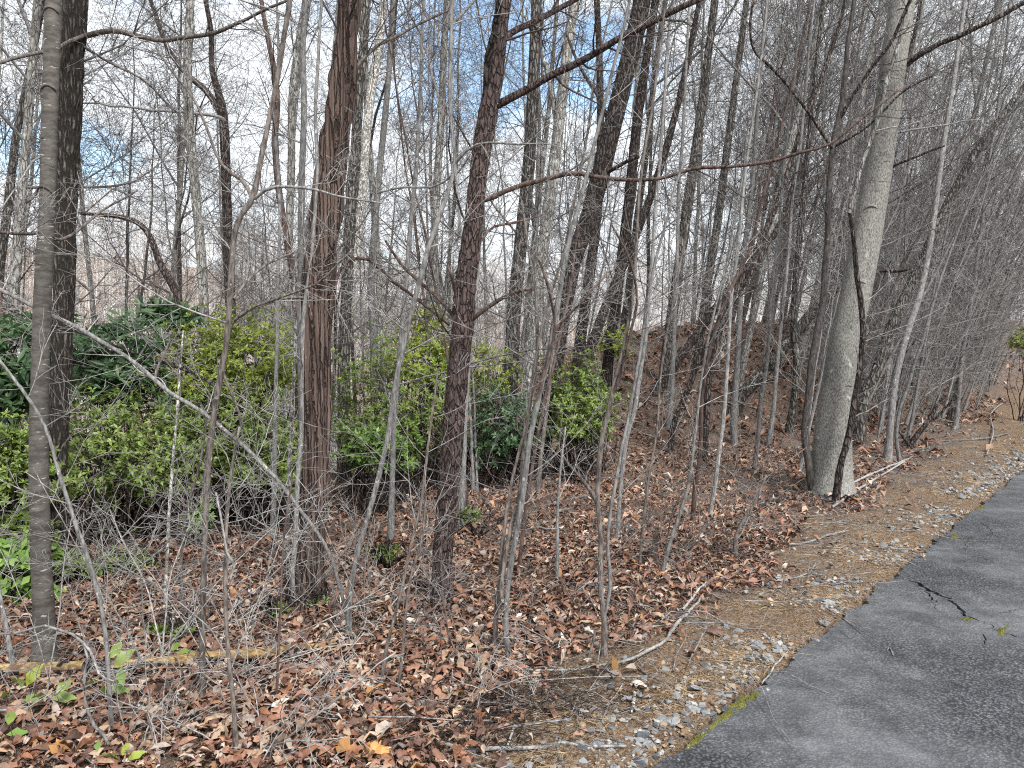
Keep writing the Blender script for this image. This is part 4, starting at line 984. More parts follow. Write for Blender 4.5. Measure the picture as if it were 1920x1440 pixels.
# ------------------------------------------------------------------ bare shrubs in the front left
def bare_shrub(px, py, w_, h_, nstem, mt, label, name='bare_shrub', group=None, ns=(5, 3)):
    b0 = at(px, py)
    root = empty(name, b0, label, 'shrub', group)
    P0 = np.repeat(b0[None, None], nstem, 0) + np.zeros((nstem, 2, 3))
    P0[:, :, :2] += rng.normal(size=(nstem, 1, 2)) * .05; P0[:, 0, 2] -= .03; P0[:, 1, 2] += .04
    dist = b0[1]
    sc = dist / FPX
    d = np.stack([rng.normal(size=nstem) * .75 * w_ / h_, rng.normal(size=nstem) * .5, np.ones(nstem)], 1)
    d = nrm(d); L = h_ * sc * (.6 + .6 * rng.random(nstem)); k = 9
    pts = [P0[:, 0]]; p = P0[:, 0]
    droop = rng.normal(size=(nstem, 3)) * (.05, .03, 0)
    for j in range(k - 1):
        d = nrm(d + rng.normal(size=(nstem, 3)) * .10 + droop + np.array([0, 0, -.035 * j / k]))
        p = p + d * (L / (k - 1))[:, None]; pts.append(p)
    P = np.stack(pts, 1); R = (.0022 + .003 * rng.random(nstem))[:, None] * np.linspace(1, .45, k)[None]
    for i in range(nstem):
        V, F, C = tubes(P[i:i + 1], R[i:i + 1], 6)
        MB().add(V, F, C).obj('stem', MAT[mt], root, b0)
    mb_ = MB(); add_tw(mb_, twigs_from(P, R, ns[0], .38 * h_ * sc, ns[1], 2, (.2, .98), (35, 80), -.01, 5, .2, .003), (4, 3, 3))
    o = mb_.obj('twigs', MAT['twig_red' if mt == 'twig_grey' else 'twig_grey' if mt == 'stem_brown' else mt], root, b0); o['kind'] = 'stuff'
for a in ((60, 1330, 330, 420, 6, 'twig_pale', 'low bare shrub of pale arching twigs left of the hooked pale stem'),
          (150, 1150, 380, 430, 6, 'twig_pale', 'pale tangled bare shrub just right of the smooth grey-brown trunk'),
          (290, 1260, 360, 470, 6, 'twig_pale', 'bare arching shrub behind the fallen log left of the forked brown sapling'),
          (430, 1280, 380, 420, 6, 'twig_pale', 'bare pale-twigged shrub around the grey crooked sapling'),
          (560, 1240, 330, 360, 5, 'stem_brown', 'bare brown-stemmed shrub at the right end of the fallen log'),
          (480, 1420, 420, 380, 6, 'twig_pale', 'bare pale shrub at the bottom edge below the log'),
          (260, 1400, 300, 300, 5, 'twig_pale', 'small bare shrub in the bottom left beside the long hooked stem'),
          (700, 1190, 300, 380, 5, 'twig_pale', 'thin bare shrub left of the flaky trunk foot'),
          (840, 1260, 260, 330, 5, 'stem_brown', 'small bare shrub right of the flaky trunk foot'),
          (870, 1330, 170, 260, 3, 'twig_pale', 'few thin pale shoots in front of the central clump'),
          (1050, 1130, 260, 330, 5, 'stem_brown', 'bare brown shrub between the central clump and the two-stemmed sapling'),
          (1235, 1060, 280, 330, 5, 'stem_brown', 'bare dark shrub right of the two-stemmed sapling'),
          (1310, 1050, 260, 260, 5, 'stem_brown', 'low bare shrub of dark shoots at the litter edge by the orange dirt'),
          (1450, 930, 260, 260, 5, 'stem_brown', 'bare shrub of thin shoots left of the smooth grey trunk foot'),
          (1640, 830, 260, 240, 5, 'twig_grey', 'bare shrub in the litter right of the smooth grey trunk'),
          (1750, 790, 260, 230, 6, 'twig_grey', 'bare bushy shoots at the woodland edge beside the broken stub'),
          (1860, 730, 260, 230, 6, 'twig_grey', 'bare bushy thicket at the far right woodland edge'),
          (20, 980, 260, 380, 6, 'twig_pale', 'bare pale shrub at the left edge behind the smooth grey-brown trunk'),
          (230, 1040, 340, 330, 6, 'twig_grey', 'bare tangled shrub below the laurel left of centre'),
          (470, 1060, 320, 360, 6, 'twig_grey', 'bare tangled shrub left of the shaggy trunk below the laurel')):
    bare_shrub(*a)

# ------------------------------------------------------------------ evergreen shrubs
def leaf_mat(name, lo, mid, hi):
    m, t, b = material(name, .42, .5)
    at_ = node(t, 'ShaderNodeAttribute', attribute_name='tint')
    sp = node(t, 'ShaderNodeSeparateColor', {0: at_.outputs['Color']})
    c = ramp(t, sp.outputs[0], ((0, lo), (.5, mid), (1, hi)))
    t.links.new(c, b.inputs['Base Color'])
    tr = node(t, 'ShaderNodeBsdfTranslucent', {'Color': c}); mx = node(t, 'ShaderNodeMixShader', {0: .3, 1: b.outputs[0], 2: tr.outputs[0]})
    t.links.new(mx.outputs[0], t.nodes['Material Output'].inputs['Surface'])
    return m
LEAFM = {'yellow': leaf_mat('yellow_green_leaves', (.13, .18, .03), (.27, .33, .05), (.42, .47, .08)),
         'green': leaf_mat('green_leaves', (.08, .13, .032), (.18, .25, .055), (.32, .40, .10)),
         'dark': leaf_mat('dark_leaves', (.035, .075, .036), (.07, .135, .056), (.14, .22, .095)),
         'bright': leaf_mat('bright_leaves', (.08, .15, .035), (.16, .27, .06), (.28, .40, .10))}
EV = np.array([(0, 0, 0), (.5, .5, .02), (.45, 0, -.05), (.5, -.5, .02), (1, 0, -.10)])
EF = np.array([(0, 2, 1), (0, 3, 2), (1, 2, 4), (2, 3, 4)])
def whorls(C, D, nl, ln, wd, r, droop=.25):
    """leaf frames round shoot tips: origin (M,3), matrix (M,3,3) with columns leaf x (length), y (width), z"""
    n = len(C); M_ = n * nl
    D = nrm(D)
    a = nrm(np.cross(D, np.array([.3, .9, .1]) + 0 * D)); b_ = np.cross(D, a)
    ph = (np.arange(nl)[None] / nl * 2 * np.pi + r.random((n, 1)) * 6.28 + r.normal(size=(n, nl)) * .35)
    rad = np.cos(ph)[..., None] * a[:, None] + np.sin(ph)[..., None] * b_[:, None]
    x = nrm(rad + D[:, None] * (.55 + .4 * r.normal(size=(n, nl, 1))) - np.array([0, 0, droop]))
    y = nrm(np.cross(D[:, None] + .3 * r.normal(size=(n, nl, 3)), x)); z = np.cross(x, y)
    s = ln * (.65 + .6 * r.random((n, nl, 1)))
    mtx = np.stack([x * s, y * s * wd, z * s], -1)
    return np.repeat(C, nl, 0), mtx.reshape(M_, 3, 3)
lpart = {}
def leaf_part_mesh(kind, lvl):
    if (kind, lvl) not in lpart:
        lpart[(kind, lvl)] = MB().add(EV, EF, col=np.tile([[lvl / 4 + .1, 0, 0, 1]], (5, 1))).mesh('leaf', LEAFM[kind])
    return lpart[(kind, lvl)]
def evergreen(name, label, px, py, Y, w_px, h_px, kind, leaf, nw, nl=7, seed=0, wd=.36, single=110, cat='shrub', group=None, foot=None, top_kind=None, dens=1):
    """px,py = centre of the crown in the picture, at depth Y"""
    r = np.random.default_rng(seed)
    c = on_y(px, py, Y); k = depth(c) / FPX
    rx, rz = w_px / 2 * k, h_px / 2 * k; ry = min(rx, rz) * .9
    g = tz(c[0], c[1]); base = np.array([c[0], c[1], g])
    root = empty(name, base, label, cat, group)
    u = nrm(r.normal(size=(nw, 3))); u[:, 2] = np.where(u[:, 2] < -.3, u[:, 2] * .6, u[:, 2])
    rad = (.45 + .55 * r.random(nw) ** .6 + .45 * (r.random(nw) < .10) * r.random(nw))[:, None]
    lump = 1 + 1.15 * (vnoise(u * 2.6 + seed * 3.1 + 20) - .5)[:, None]
    P = c[None] + u * rad * lump * np.array([rx, ry, rz])
    P[:, 2] = np.maximum(P[:, 2], terrain(P[:, 0], P[:, 1]) + .05)
    keep = vnoise(P * 3.2 / max(.4, rz) + seed) > .30
    P = P[keep]; u = u[keep]
    D = u * .6 + np.array([0, -.1, .8]) + .35 * r.normal(size=u.shape)
    O, Mx = whorls(P, D, nl, leaf, wd, r)
    lvl = np.clip(.5 + .22 * r.normal(size=len(O)) + .25 * np.repeat(vnoise(P * 4 + 9) - .5, nl), 0, 1)
    toc = np.argsort(np.hypot(O[:, 0], O[:, 1]) - .6 * (O[:, 2] - g))
    m_single = toc[:single * 3][::3] if single else np.array([], int)
    rest = np.ones(len(O), bool); rest[m_single] = False
    W = np.einsum('nij,vj->nvi', Mx[rest], EV) + O[rest][:, None]
    nr = int(rest.sum())
    ob = MB().add(W, (EF[None] + (np.arange(nr) * 5)[:, None, None]).reshape(-1, 3), col=np.column_stack([np.repeat(lvl[rest], 5), np.zeros((nr * 5, 2)), np.ones(nr * 5)])).obj('foliage', LEAFM[kind], root, base)
    ob['kind'] = 'stuff'
    for i in m_single:
        o = bpy.data.objects.new('leaf', leaf_part_mesh(kind, int(np.clip(lvl[i] * 4, 0, 3))))
        o.parent = root
        m4 = Matrix.Identity(4)
        for a in range(3):
            for b_ in range(3): m4[a][b_] = Mx[i, a, b_]
            m4[a][3] = O[i, a] - base[a]
        o.matrix_basis = m4
        COL.objects.link(o)
    ns = int(8 + nw / 30)
    tgt = P[r.integers(0, len(P), ns)]
    st = base[None] + np.column_stack([r.normal(size=(ns, 1)) * rx * .35, r.normal(size=(ns, 1)) * ry * .3, np.zeros(ns)])
    st[:, 2] = terrain(st[:, 0], st[:, 1]) - .02
    t = np.linspace(0, 1, 8)[None, :, None]
    S = st[:, None] * (1 - t) + tgt[:, None] * t + np.concatenate([(r.normal(size=(ns, 1, 2)) * .12 * np.sin(t * np.pi)), .10 * np.sin(t * np.pi) + 0 * r.random((ns, 1, 1))], -1)
    S[:, 1:-1] += r.normal(size=(ns, 6, 3)) * .02
    R = (.006 + .008 * r.random(ns))[:, None] * np.linspace(1, .3, 8)[None]
    V, F, C = tubes(S, R, 5)
    tw_, rw = grow(S, R, 4, (.3, .95), lambda pl, tt: pl * .3, (30, 70), 4, .2, .05, .6, .004, .0018)
    V2, F2, C2 = tubes(tw_, rw, 3)
    o = MB().add(V, F).add(V2, F2).obj('stems', MAT['dark'], root, base); o['kind'] = 'stuff'
    return root
EVS = [
 ('rhododendron', 'large-leaved dark rhododendron at the left edge behind the smooth grey-brown trunk', 20, 700, 6.2, 190, 230, 'dark', .15, 150, 8, .26),
 ('laurel_bush', 'green laurel low at the left edge below the rhododendron', 20, 890, 5.6, 200, 220, 'green', .048, 700, 7, .40),
 ('rhododendron', 'dark large-leaved rhododendron standing between the furrowed trunk and the yellow-green laurel', 215, 700, 7.4, 210, 230, 'dark', .15, 190, 8, .26),
 ('rhododendron', 'small dark drooping rhododendron top sticking up above the others in front of the arched trunk', 318, 598, 8.2, 100, 60, 'dark', .15, 50, 8, .26),
 ('laurel_bush', 'deep green laurel mass right of the furrowed trunk', 230, 860, 6.8, 330, 270, 'green', .049, 1150, 7, .40),
 ('laurel_bush', 'bright yellow-green laurel crown left of the shaggy trunk', 440, 690, 7.8, 290, 210, 'yellow', .054, 1050, 7, .38),
 ('laurel_bush', 'blue-green shaded laurel below the yellow-green crown', 400, 830, 7.4, 300, 200, 'green', .049, 950, 7, .40),
 ('laurel_bush', 'green low laurel just left of the shaggy trunk', 500, 860, 7.0, 190, 190, 'green', .048, 600, 7, .40),
 ('laurel_bush', 'yellow-green laurel top left of the flaky trunk', 795, 680, 9.2, 150, 130, 'yellow', .049, 480, 7, .40),
 ('laurel_bush', 'deep green laurel filling the gap between the shaggy and flaky trunks', 735, 780, 8.6, 250, 260, 'green', .049, 1050, 7, .40),
 ('laurel_bush', 'low light green laurel near the ground left of the flaky trunk', 700, 850, 7.6, 160, 100, 'bright', .055, 340, 7, .42),
 ('laurel_bush', 'olive laurel peeping right of the flaky trunk', 905, 700, 9.6, 120, 150, 'yellow', .048, 330, 7, .40),
 ('laurel_bush', 'dark laurel in front of the blotched trunk right of the flaky trunk', 945, 810, 8.8, 150, 170, 'dark', .048, 600, 7, .40),
 ('laurel_bush', 'rounded glossy green laurel right of the leaning dark trunk', 1085, 775, 9.0, 150, 190, 'green', .049, 950, 7, .40),
 ('laurel_bush', 'small yellow-green evergreen on the slope behind the rounded laurel', 1150, 645, 13, 70, 80, 'yellow', .10, 60, 7, .36),
 ('laurel_bush', 'small yellow-green bush at the far right edge of the picture', 1916, 642, 15, 40, 46, 'yellow', .07, 70, 7, .36),
 ('laurel_bush', 'thin sprig of pale evergreen leaves above the laurels left of the flaky trunk', 800, 605, 9.8, 70, 60, 'yellow', .10, 28, 6, .36),
 ('evergreen_sprout', 'leafy bright green sprout at the left edge beside the smooth grey-brown trunk foot', 30, 1090, 4.9, 110, 170, 'bright', .075, 150, 6, .5),
 ('evergreen_sprout', 'low fresh green sprout behind the smooth grey-brown trunk on the left', 30, 1010, 5.4, 100, 100, 'green', .08, 80, 6, .45),
 ('evergreen_sprout', 'low green sprout at the foot of the furrowed trunk', 140, 1060, 5.4, 120, 70, 'green', .06, 80, 6, .40),
 ('evergreen_sprout', 'feathery green sprout in the litter beside the rotten stump', 245, 1070, 5.5, 70, 90, 'green', .055, 70, 6, .3),
 ('evergreen_sprout', 'small green sprout on the litter below the laurel left of the forked sapling', 370, 985, 6.3, 50, 50, 'bright', .06, 24, 6, .4),
 ('evergreen_sprout', 'low mossy green sprout on the litter left of the flaky trunk foot', 722, 1038, 5.6, 56, 30, 'green', .05, 24, 6, .3),
 ('evergreen_sprout', 'tiny green sprout at the right of the shaggy trunk foot', 602, 1146, 4.8, 26, 20, 'bright', .05, 6, 5, .35),
 ('evergreen_sprout', 'small green sprout left of the shaggy trunk foot', 518, 1158, 4.7, 40, 34, 'green', .05, 12, 6, .35),
 ('evergreen_sprout', 'dusty green sprout on the litter just behind the fallen log', 325, 1218, 4.2, 80, 40, 'green', .055, 20, 6, .42),
 ('evergreen_sprout', 'low green sprout on the litter behind the flaky trunk', 882, 968, 6.6, 50, 24, 'green', .05, 18, 6, .3),
]
for i, e in enumerate(EVS):
    nm, lab, px, py, Y, w_, h_, kd, lf, nw, nl, wd = e
    evergreen(nm, lab, px, py, Y, w_, h_, kd, lf, int(nw * 1.75), nl, seed=60 + i, wd=wd, single=min(nw // 2, 150), cat='shrub' if 'sprout' not in nm else 'plant')
# seedlings with a few big leaves in the bottom left corner: every leaf a part
def seedling(px, py, hpx, leaves, label):
    b0 = at(px, py); k = depth(b0) / FPX
    root = empty('seedling', b0, label, 'plant')
    top = b0 + np.array([.02, 0, hpx * k])
    q = resample(np.array([[*b0, .0022], [*(b0 * .5 + top * .5 + np.array([.015, 0, 0])), .0018], [*top, .0012]]), 7)
    V, F, C = tubes(q[None, :, :3], q[None, :, 3], 5); MB().add(V, F, C).obj('stem', MAT['brown'], root, b0)
    for (lx, ly, ln, yaw, pit, kd) in leaves:
        o = bpy.data.objects.new('leaf', big_leaf(kd))
        p = on_y(lx, ly, b0[1] + random.uniform(-.06, .06)); o.parent = root
        o.location = p - b0; o.scale = (ln * k,) * 3; o.rotation_euler = (random.gauss(.5, .2), pit, yaw)
        COL.objects.link(o)
bl = {}
def big_leaf(kd):
    if kd not in bl:
        V, F = leaf_template(6, .24, 0, .25, .10, 77)
        V = V + np.array([.5, 0, 0])
        bl[kd] = MB().add(V, F, col=np.tile([[.62, 0, 0, 1]], (len(V), 1))).mesh('leaf', LEAFM[kd])
    return bl[kd]
seedling(48, 1330, 60, [(40, 1290, 44, 2.6, -.2, 'bright'), (50, 1285, 46, .5, -.9, 'yellow'), (30, 1300, 40, 3.4, .3, 'green'), (50, 1305, 40, 5.9, .3, 'green'), (38, 1315, 36, 4.0, .4, 'green')], 'seedling with broad yellow-green leaves below the left end of the log')
seedling(208, 1350, 90, [(200, 1292, 40, 2.4, .6, 'green'), (198, 1290, 44, .2, .3, 'bright'), (214, 1250, 46, .6, -.6, 'green'), (226, 1252, 36, 5.4, .9, 'bright'), (205, 1235, 40, 1.4, -.5, 'green'), (192, 1280, 36, 3.2, .1, 'green')], 'seedling with several mid-sized green leaves in front of the log')
seedling(185, 1408, 34, [(182, 1385, 32, 2.2, .4, 'bright'), (186, 1388, 30, 5.2, .3, 'bright')], 'two-leaved green seedling in the bottom left litter')
seedling(228, 1438, 30, [(222, 1424, 40, 3.0, -.1, 'bright'), (240, 1424, 34, .3, -.3, 'yellow'), (228, 1418, 30, 1.6, -.4, 'yellow')], 'yellow-green seedling at the bottom edge')
seedling(12, 1420, 60, [(6, 1385, 50, 3.6, .2, 'green'), (12, 1378, 40, .3, .1, 'bright'), (0, 1400, 50, 4.8, .7, 'green'), (15, 1360, 44, 2.0, -.2, 'green')], 'leafy seedling cut by the left edge at the bottom')
seedling(100, 1345, 40, [(92, 1310, 40, 2.9, .1, 'green'), (100, 1308, 44, .1, .1, 'green'), (104, 1300, 36, 1.2, -.3, 'green'), (90, 1318, 36, 4.0, .3, 'green')], 'dusty green seedling right of the broad-leaved one')
seedling(322, 1245, 22, [(316, 1228, 40, 3.0, .0, 'green'), (330, 1226, 36, .2, .1, 'green'), (322, 1222, 30, 1.5, -.2, 'green')], 'small dusty green seedling just behind the log')

# ------------------------------------------------------------------ fallen log, stump, sticks, moss
def fallen_log():
    pts = [(-80, 1268, 26), (60, 1263, 26), (230, 1256, 24), (330, 1246, 23), (480, 1232, 22), (560, 1224, 19), (640, 1216, 15)]
    rows = []
    for px, py, wp in pts:
        g = at(px, py + wp * .45); r0 = wp / 2 * depth(g) / FPX
        rows.append([g[0], g[1], g[2] + r0 * 1.5, r0 * 1.1])
    q = resample(np.array(rows), 70)
    base = q[35, :3].copy(); base[2] = tz(base[0], base[1])
    root = empty('fallen_log', base, 'thin fallen log half stripped to yellow wood lying in the litter at the lower left', 'log')
    V, F, C = tubes(q[None, :, :3], q[None, :, 3] * .92, 20, d_stem)
    m, t, b = material('yellow_stripped_wood', .8, .25)
    f = noise(t, 1, (9, 60, 60), 4, .6); f2 = noise(t, 14, (1, 1, 1), 4, .6)
    c = ramp(t, f, ((.35, (.14, .085, .04)), (.5, (.30, .20, .085)), (.68, (.46, .34, .17))))
    c = mixc(t, ramp(t, f2, ((.48, (0, 0, 0)), (.56, (1, 1, 1)))), c, (.12, .075, .045))
    t.links.new(c, b.inputs['Base Color']); bump(t, b, f, .6, .004)
    MB().add(V, F, C).obj('wood', m, root, base)
    V, F, C = tubes(q[None, :, :3], q[None, :, 3] * 1.06, 28, d_cherry)
    cen = V[F].mean(1)
    ax = q[np.argmin(np.linalg.norm(q[None, :, :3] - cen[:, None, :], axis=2), axis=1), :3]
    rel = cen - ax
    up = rel[:, 2] / np.linalg.norm(rel, axis=1)
    px, _ = to_px(cen)
    keep = up < .15 + 1.2 * (vnoise(cen * 9) - .5)
    keep |= (px > 110) & (px < 205) & (vnoise(cen * 11 + 3) > .4)
    keep |= (px > 520) & (vnoise(cen * 10 + 3) > .66)
    MB().add(V, F[keep]).obj('bark', MAT['dark'], root, base)
fallen_log()
hero('rotten_stump', 'dark rotten leaning snag below the laurel right of the furrowed trunk', 'stump', [(186, 1082, 46), (196, 1050, 34), (208, 1028, 22), (220, 1008, 12)], 'dark', sides=16, step=.03, disp=d_cherry, ext=0)
hero('rotten_snag', 'short reddish rotten snag in the litter right of the two-stemmed sapling', 'stump', [(1222, 1058, 26), (1224, 1035, 20), (1228, 1010, 12), (1232, 996, 5)], 'brown', sides=14, step=.03, disp=d_shaggy, ext=0)
def stick(path, mt, label, lift=.012, name='fallen_stick', cat='stick', tw=0):
    rows = []
    for px, py, wp in path:
        g = at(px, py); r0 = wp * .36 * depth(g) / FPX
        rows.append([g[0], g[1], g[2] + r0 + lift, r0])
    q = resample(np.array(rows), max(8, 4 * len(path)))
    q[:, :3] += (np.column_stack([vnoise(q[:, :3] * 14 + a) for a in (1, 9, 17)]) - .5) * .018
    base = q[0, :3].copy()
    V, F, C = tubes(q[None, :, :3], q[None, :, 3], 8, d_stem)
    mb_ = MB().add(V, F, C)
    if tw:
        a, ra = grow(q[None, :, :3], q[None, :, 3], tw, (.25, .95), lambda pl, t: .18 + 0 * t, (30, 60), 4, .15, -.05, .6, .004, .0014)
        V, F, C = tubes(a, ra, 4); mb_.add(V, F)
    o = mb_.obj(name, MAT[mt], None, base); tag(o, label, cat)
stick([(765, 1396, 6), (810, 1400, 9), (850, 1408, 10), (905, 1414, 11), (960, 1412, 11), (1010, 1410, 11), (1050, 1404, 11), (1110, 1408, 9), (1172, 1408, 7)], 'twig_grey', 'long weathered grey stick lying across the bottom edge of the verge')
stick([(940, 1258, 5), (990, 1268, 6), (1060, 1270, 6), (1130, 1262, 7), (1180, 1250, 8), (1220, 1232, 9), (1250, 1210, 9), (1272, 1180, 9), (1300, 1150, 7), (1320, 1120, 4)], 'twig_pale', 'long curved pale branch lying over the litter edge onto the dirt', .03)
stick([(1187, 1304, 7), (1186, 1318, 9), (1184, 1332, 8), (1180, 1342, 3)], 'stem_mottle', 'short white peeling stick lying on the dirt by itself', .01)
stick([(966, 1370, 8), (962, 1385, 7), (952, 1408, 6)], 'twig_pale', 'short pale forked twig standing off the long grey stick')
stick([(1196, 1256, 5), (1215, 1272, 8), (1240, 1284, 8)], 'stem_brown', 'short dark stick on the dirt right of the orange leaf')
stick([(190, 1306, 8), (240, 1322, 8), (290, 1346, 7), (310, 1352, 5)], 'stem_mottle', 'white-flecked dead stick lying below the log')
stick([(1390, 1012, 8), (1415, 1018, 8), (1445, 1024, 8), (1480, 1025, 5)], 'dark', 'dark stick on the litter edge beside the bent stub')
stick([(1480, 1026, 6), (1520, 1020, 6), (1560, 1005, 5), (1590, 998, 4)], 'twig_pale', 'pale stick pointing right on the verge beyond the dark stick', .01, tw=3)
stick([(1545, 940, 6), (1580, 925, 6), (1620, 905, 6), (1665, 885, 5), (1700, 870, 4)], 'twig_pale', 'long pale dead branch lying against the smooth grey trunk foot', .05, tw=4)
stick([(1560, 960, 6), (1600, 930, 6), (1650, 900, 5), (1720, 855, 4)], 'twig_pale', 'second pale branch lying beside the smooth grey trunk foot', .03, tw=4)
stick([(1420, 960, 9), (1460, 945, 9), (1500, 930, 7)], 'dark', 'dark mossy dead branch left of the smooth grey trunk foot', .03)
stick([(1760, 830, 3), (1800, 828, 4), (1850, 824, 4), (1890, 815, 3)], 'twig_grey', 'straight grey stick lying on the far verge')
stick([(1850, 860, 4), (1862, 815, 4), (1858, 780, 3), (1880, 760, 3)], 'twig_grey', 'hooked grey branch lying on the far verge near the right edge', .04)
stick([(1030, 1310, 6), (1070, 1330, 0.5)], 'twig_grey', 'thin twig lying on the dirt below the dark pile of dead stalks')
stick([(1280, 1160, 7), (1310, 1120, 6), (1325, 1105, 4)], 'twig_pale', 'pale broken branch pointing up at the dirt edge', .04, tw=2)
stick([(1430, 1290, 4), (1450, 1262, 5), (1465, 1240, 4), (1478, 1222, 3)], 'twig_pale', 'pale straw-coloured stick lying along the asphalt edge by the moss')
stick([(1660, 1228, 3), (1668, 1222, 4), (1672, 1234, 4)], 'twig_grey', 'tiny bent twig lying alone on the asphalt')
stick([(400, 1240, 7), (370, 1290, 6), (345, 1322, 6), (318, 1345, 5)], 'stem_brown', 'thin brown stick leaning on the log by the forked sapling', .05)
# dark matted dead stalks on the litter
def mat_of_stalks(px, py, label):
    c = at(px, py); n_ = 150
    r = np.random.default_rng(int(px))
    xy = c[None, :2] + r.normal(size=(n_, 2)) * (.20, .13)
    P, R = lying(n_, xy, .1, .42, .0012, .003, .07, r, .18, along=.55)
    V, F, C = tubes(P, R, 4)
    o = MB().add(V, F).obj('dead_stalks', MAT['dark'], None, c); tag(o, label, 'dead stalks'); o['kind'] = 'stuff'
mat_of_stalks(1000, 1320, 'dark matted heap of dead stalks in front of the central clump')
mat_of_stalks(1300, 1040, 'dark matted heap of dead stalks at the litter edge by the bent stub')
mat_of_stalks(870, 1370, 'dark dead stalks beside the long fallen stick')
M_MOSS = bark('yellow_green_moss', (.06, .062, .016), (.17, .165, .04), (90, 90, 90), 1, .003, var=0)
def moss(px, py, a, b_, label, n_=300):
    c = at(px, py); r = np.random.default_rng(int(px + py))
    u = r.normal(size=(n_, 2)) * .30
    cl = r.normal(size=(9, 2)) * .5; u = cl[r.integers(0, 9, n_)] * .8 + u * (.25 + .5 * r.random((n_, 1)))
    dirx = SD; xy = c[None, :2] + u[:, :1] * a * SD[None] + u[:, 1:] * b_ * LN[None]
    z = terrain(xy[:, 0], xy[:, 1]) + .010
    xy = xy[: max(60, n_)]
    h_ = .003 + .009 * r.random(n_) * np.exp(-(u ** 2).sum(1))
    P = np.zeros((n_, 2, 3)); P[:, 0] = np.column_stack([xy, z]); P[:, 1] = P[:, 0] + np.column_stack([r.normal(size=(n_, 2)) * .004, h_])
    R = np.stack([.003 + .004 * r.random(n_), .001 + 0 * h_], 1)
    V, F, C = tubes(P, R, 5)
    o = MB().add(V, F, C).obj('moss_patch', M_MOSS, None, c); tag(o, label, 'moss')
moss(1398, 1322, .12, .03, 'largest yellow-green moss cushion on the near asphalt edge', 450)
moss(1362, 1351, .12, .02, 'sparse dull moss strip on the asphalt edge below the largest cushion', 210)
moss(1302, 1396, .12, .02, 'moss strip on the asphalt edge near the bottom of the picture', 210)
moss(1788, 1010, .10, .03, 'moss patch on the asphalt edge beyond the crack', 250)
moss(1840, 956, .12, .03, 'farthest moss patch on the asphalt edge', 200)
moss(1813, 1166, .035, .02, 'bright moss cushion growing in the crack', 250)
moss(1880, 1188, .10, .015, 'thin moss along the tail of the crack', 160)

# ------------------------------------------------------------------ the wood behind: trees copied from a few kinds
def make_tree(H, r0, low, mt, tm, lean, n1=17, fork=False, seed=0):
    global rng
    keep_rng, rng = rng, np.random.default_rng(seed)
    k = 16; t = np.linspace(0, 1, k)
    wob = np.cumsum(rng.normal(size=(k, 2)) * .010 * H, axis=0) * .5
    r0 = r0 * .7
    P = np.column_stack([lean * H * t ** 1.3 + wob[:, 0] * t, wob[:, 1] * t, t * H - .08])[None]
    R = (r0 * (1 - .86 * t ** 1.1) * (1 + .35 * np.exp(-t * H / .2)))[None]
    root = bpy.data.objects.new('bare_tree', None); COL.objects.link(root)
    mt_ = MB(); V, F, C = tubes(P, R, 10, d_cherry); mt_.add(V, F, C)
    if fork:
        a, ra = grow(P, R, 1, (.22, .4), lambda pl, tt: pl * .6, (18, 28), 12, .04, .06, .8, 1, .01, .2)
        V, F, C = tubes(a, ra, 8, d_cherry); mt_.add(V, F, C)
        P1, R1 = np.concatenate([P[:, ::1], np.stack([resample(np.column_stack([a[0], ra[0]]), k)[:, :3]])]), np.concatenate([R, resample(np.column_stack([a[0], ra[0]]), k)[None, :, 3]])
    else:
        P1, R1 = P, R
    mt_.obj('trunk', MAT[mt], root)
    l1, r1 = grow(P1, R1, n1 if not fork else n1 * 2 // 3, (low, .985), lambda pl, tt: H * .30 * (1 - .62 * tt), (38, 72), 8, .10, .07, .42, .035, .006, .3)
    l2, r2 = grow(l1, r1, 10, (.15, .98), lambda pl, tt: .48 * pl * (1 - .35 * tt), (32, 66), 5, .13, .06, .55, .012, .0036, .45)
    l3, r3 = grow(l2, r2, 8, (.15, .98), lambda pl, tt: .55 * pl * (1 - .3 * tt), (30, 62), 4, .15, .04, .65, .006, .0029, .6)
    l4, r4 = grow(l3, r3, 2, (.25, .95), lambda pl, tt: .6 * pl, (30, 60), 3, .15, .03, .8, .004, .0026, .7)
    mb_ = MB()
    for (a, b_), s in zip(((l1, r1), (l2, r2), (l3, r3), (l4, r4)), (6, 4, 3, 3)):
        V, F, C = tubes(a, b_, s); mb_.add(V, F)
    o = mb_.obj('crown', MAT[tm], root); o['kind'] = 'stuff'
    rng = keep_rng
    return root
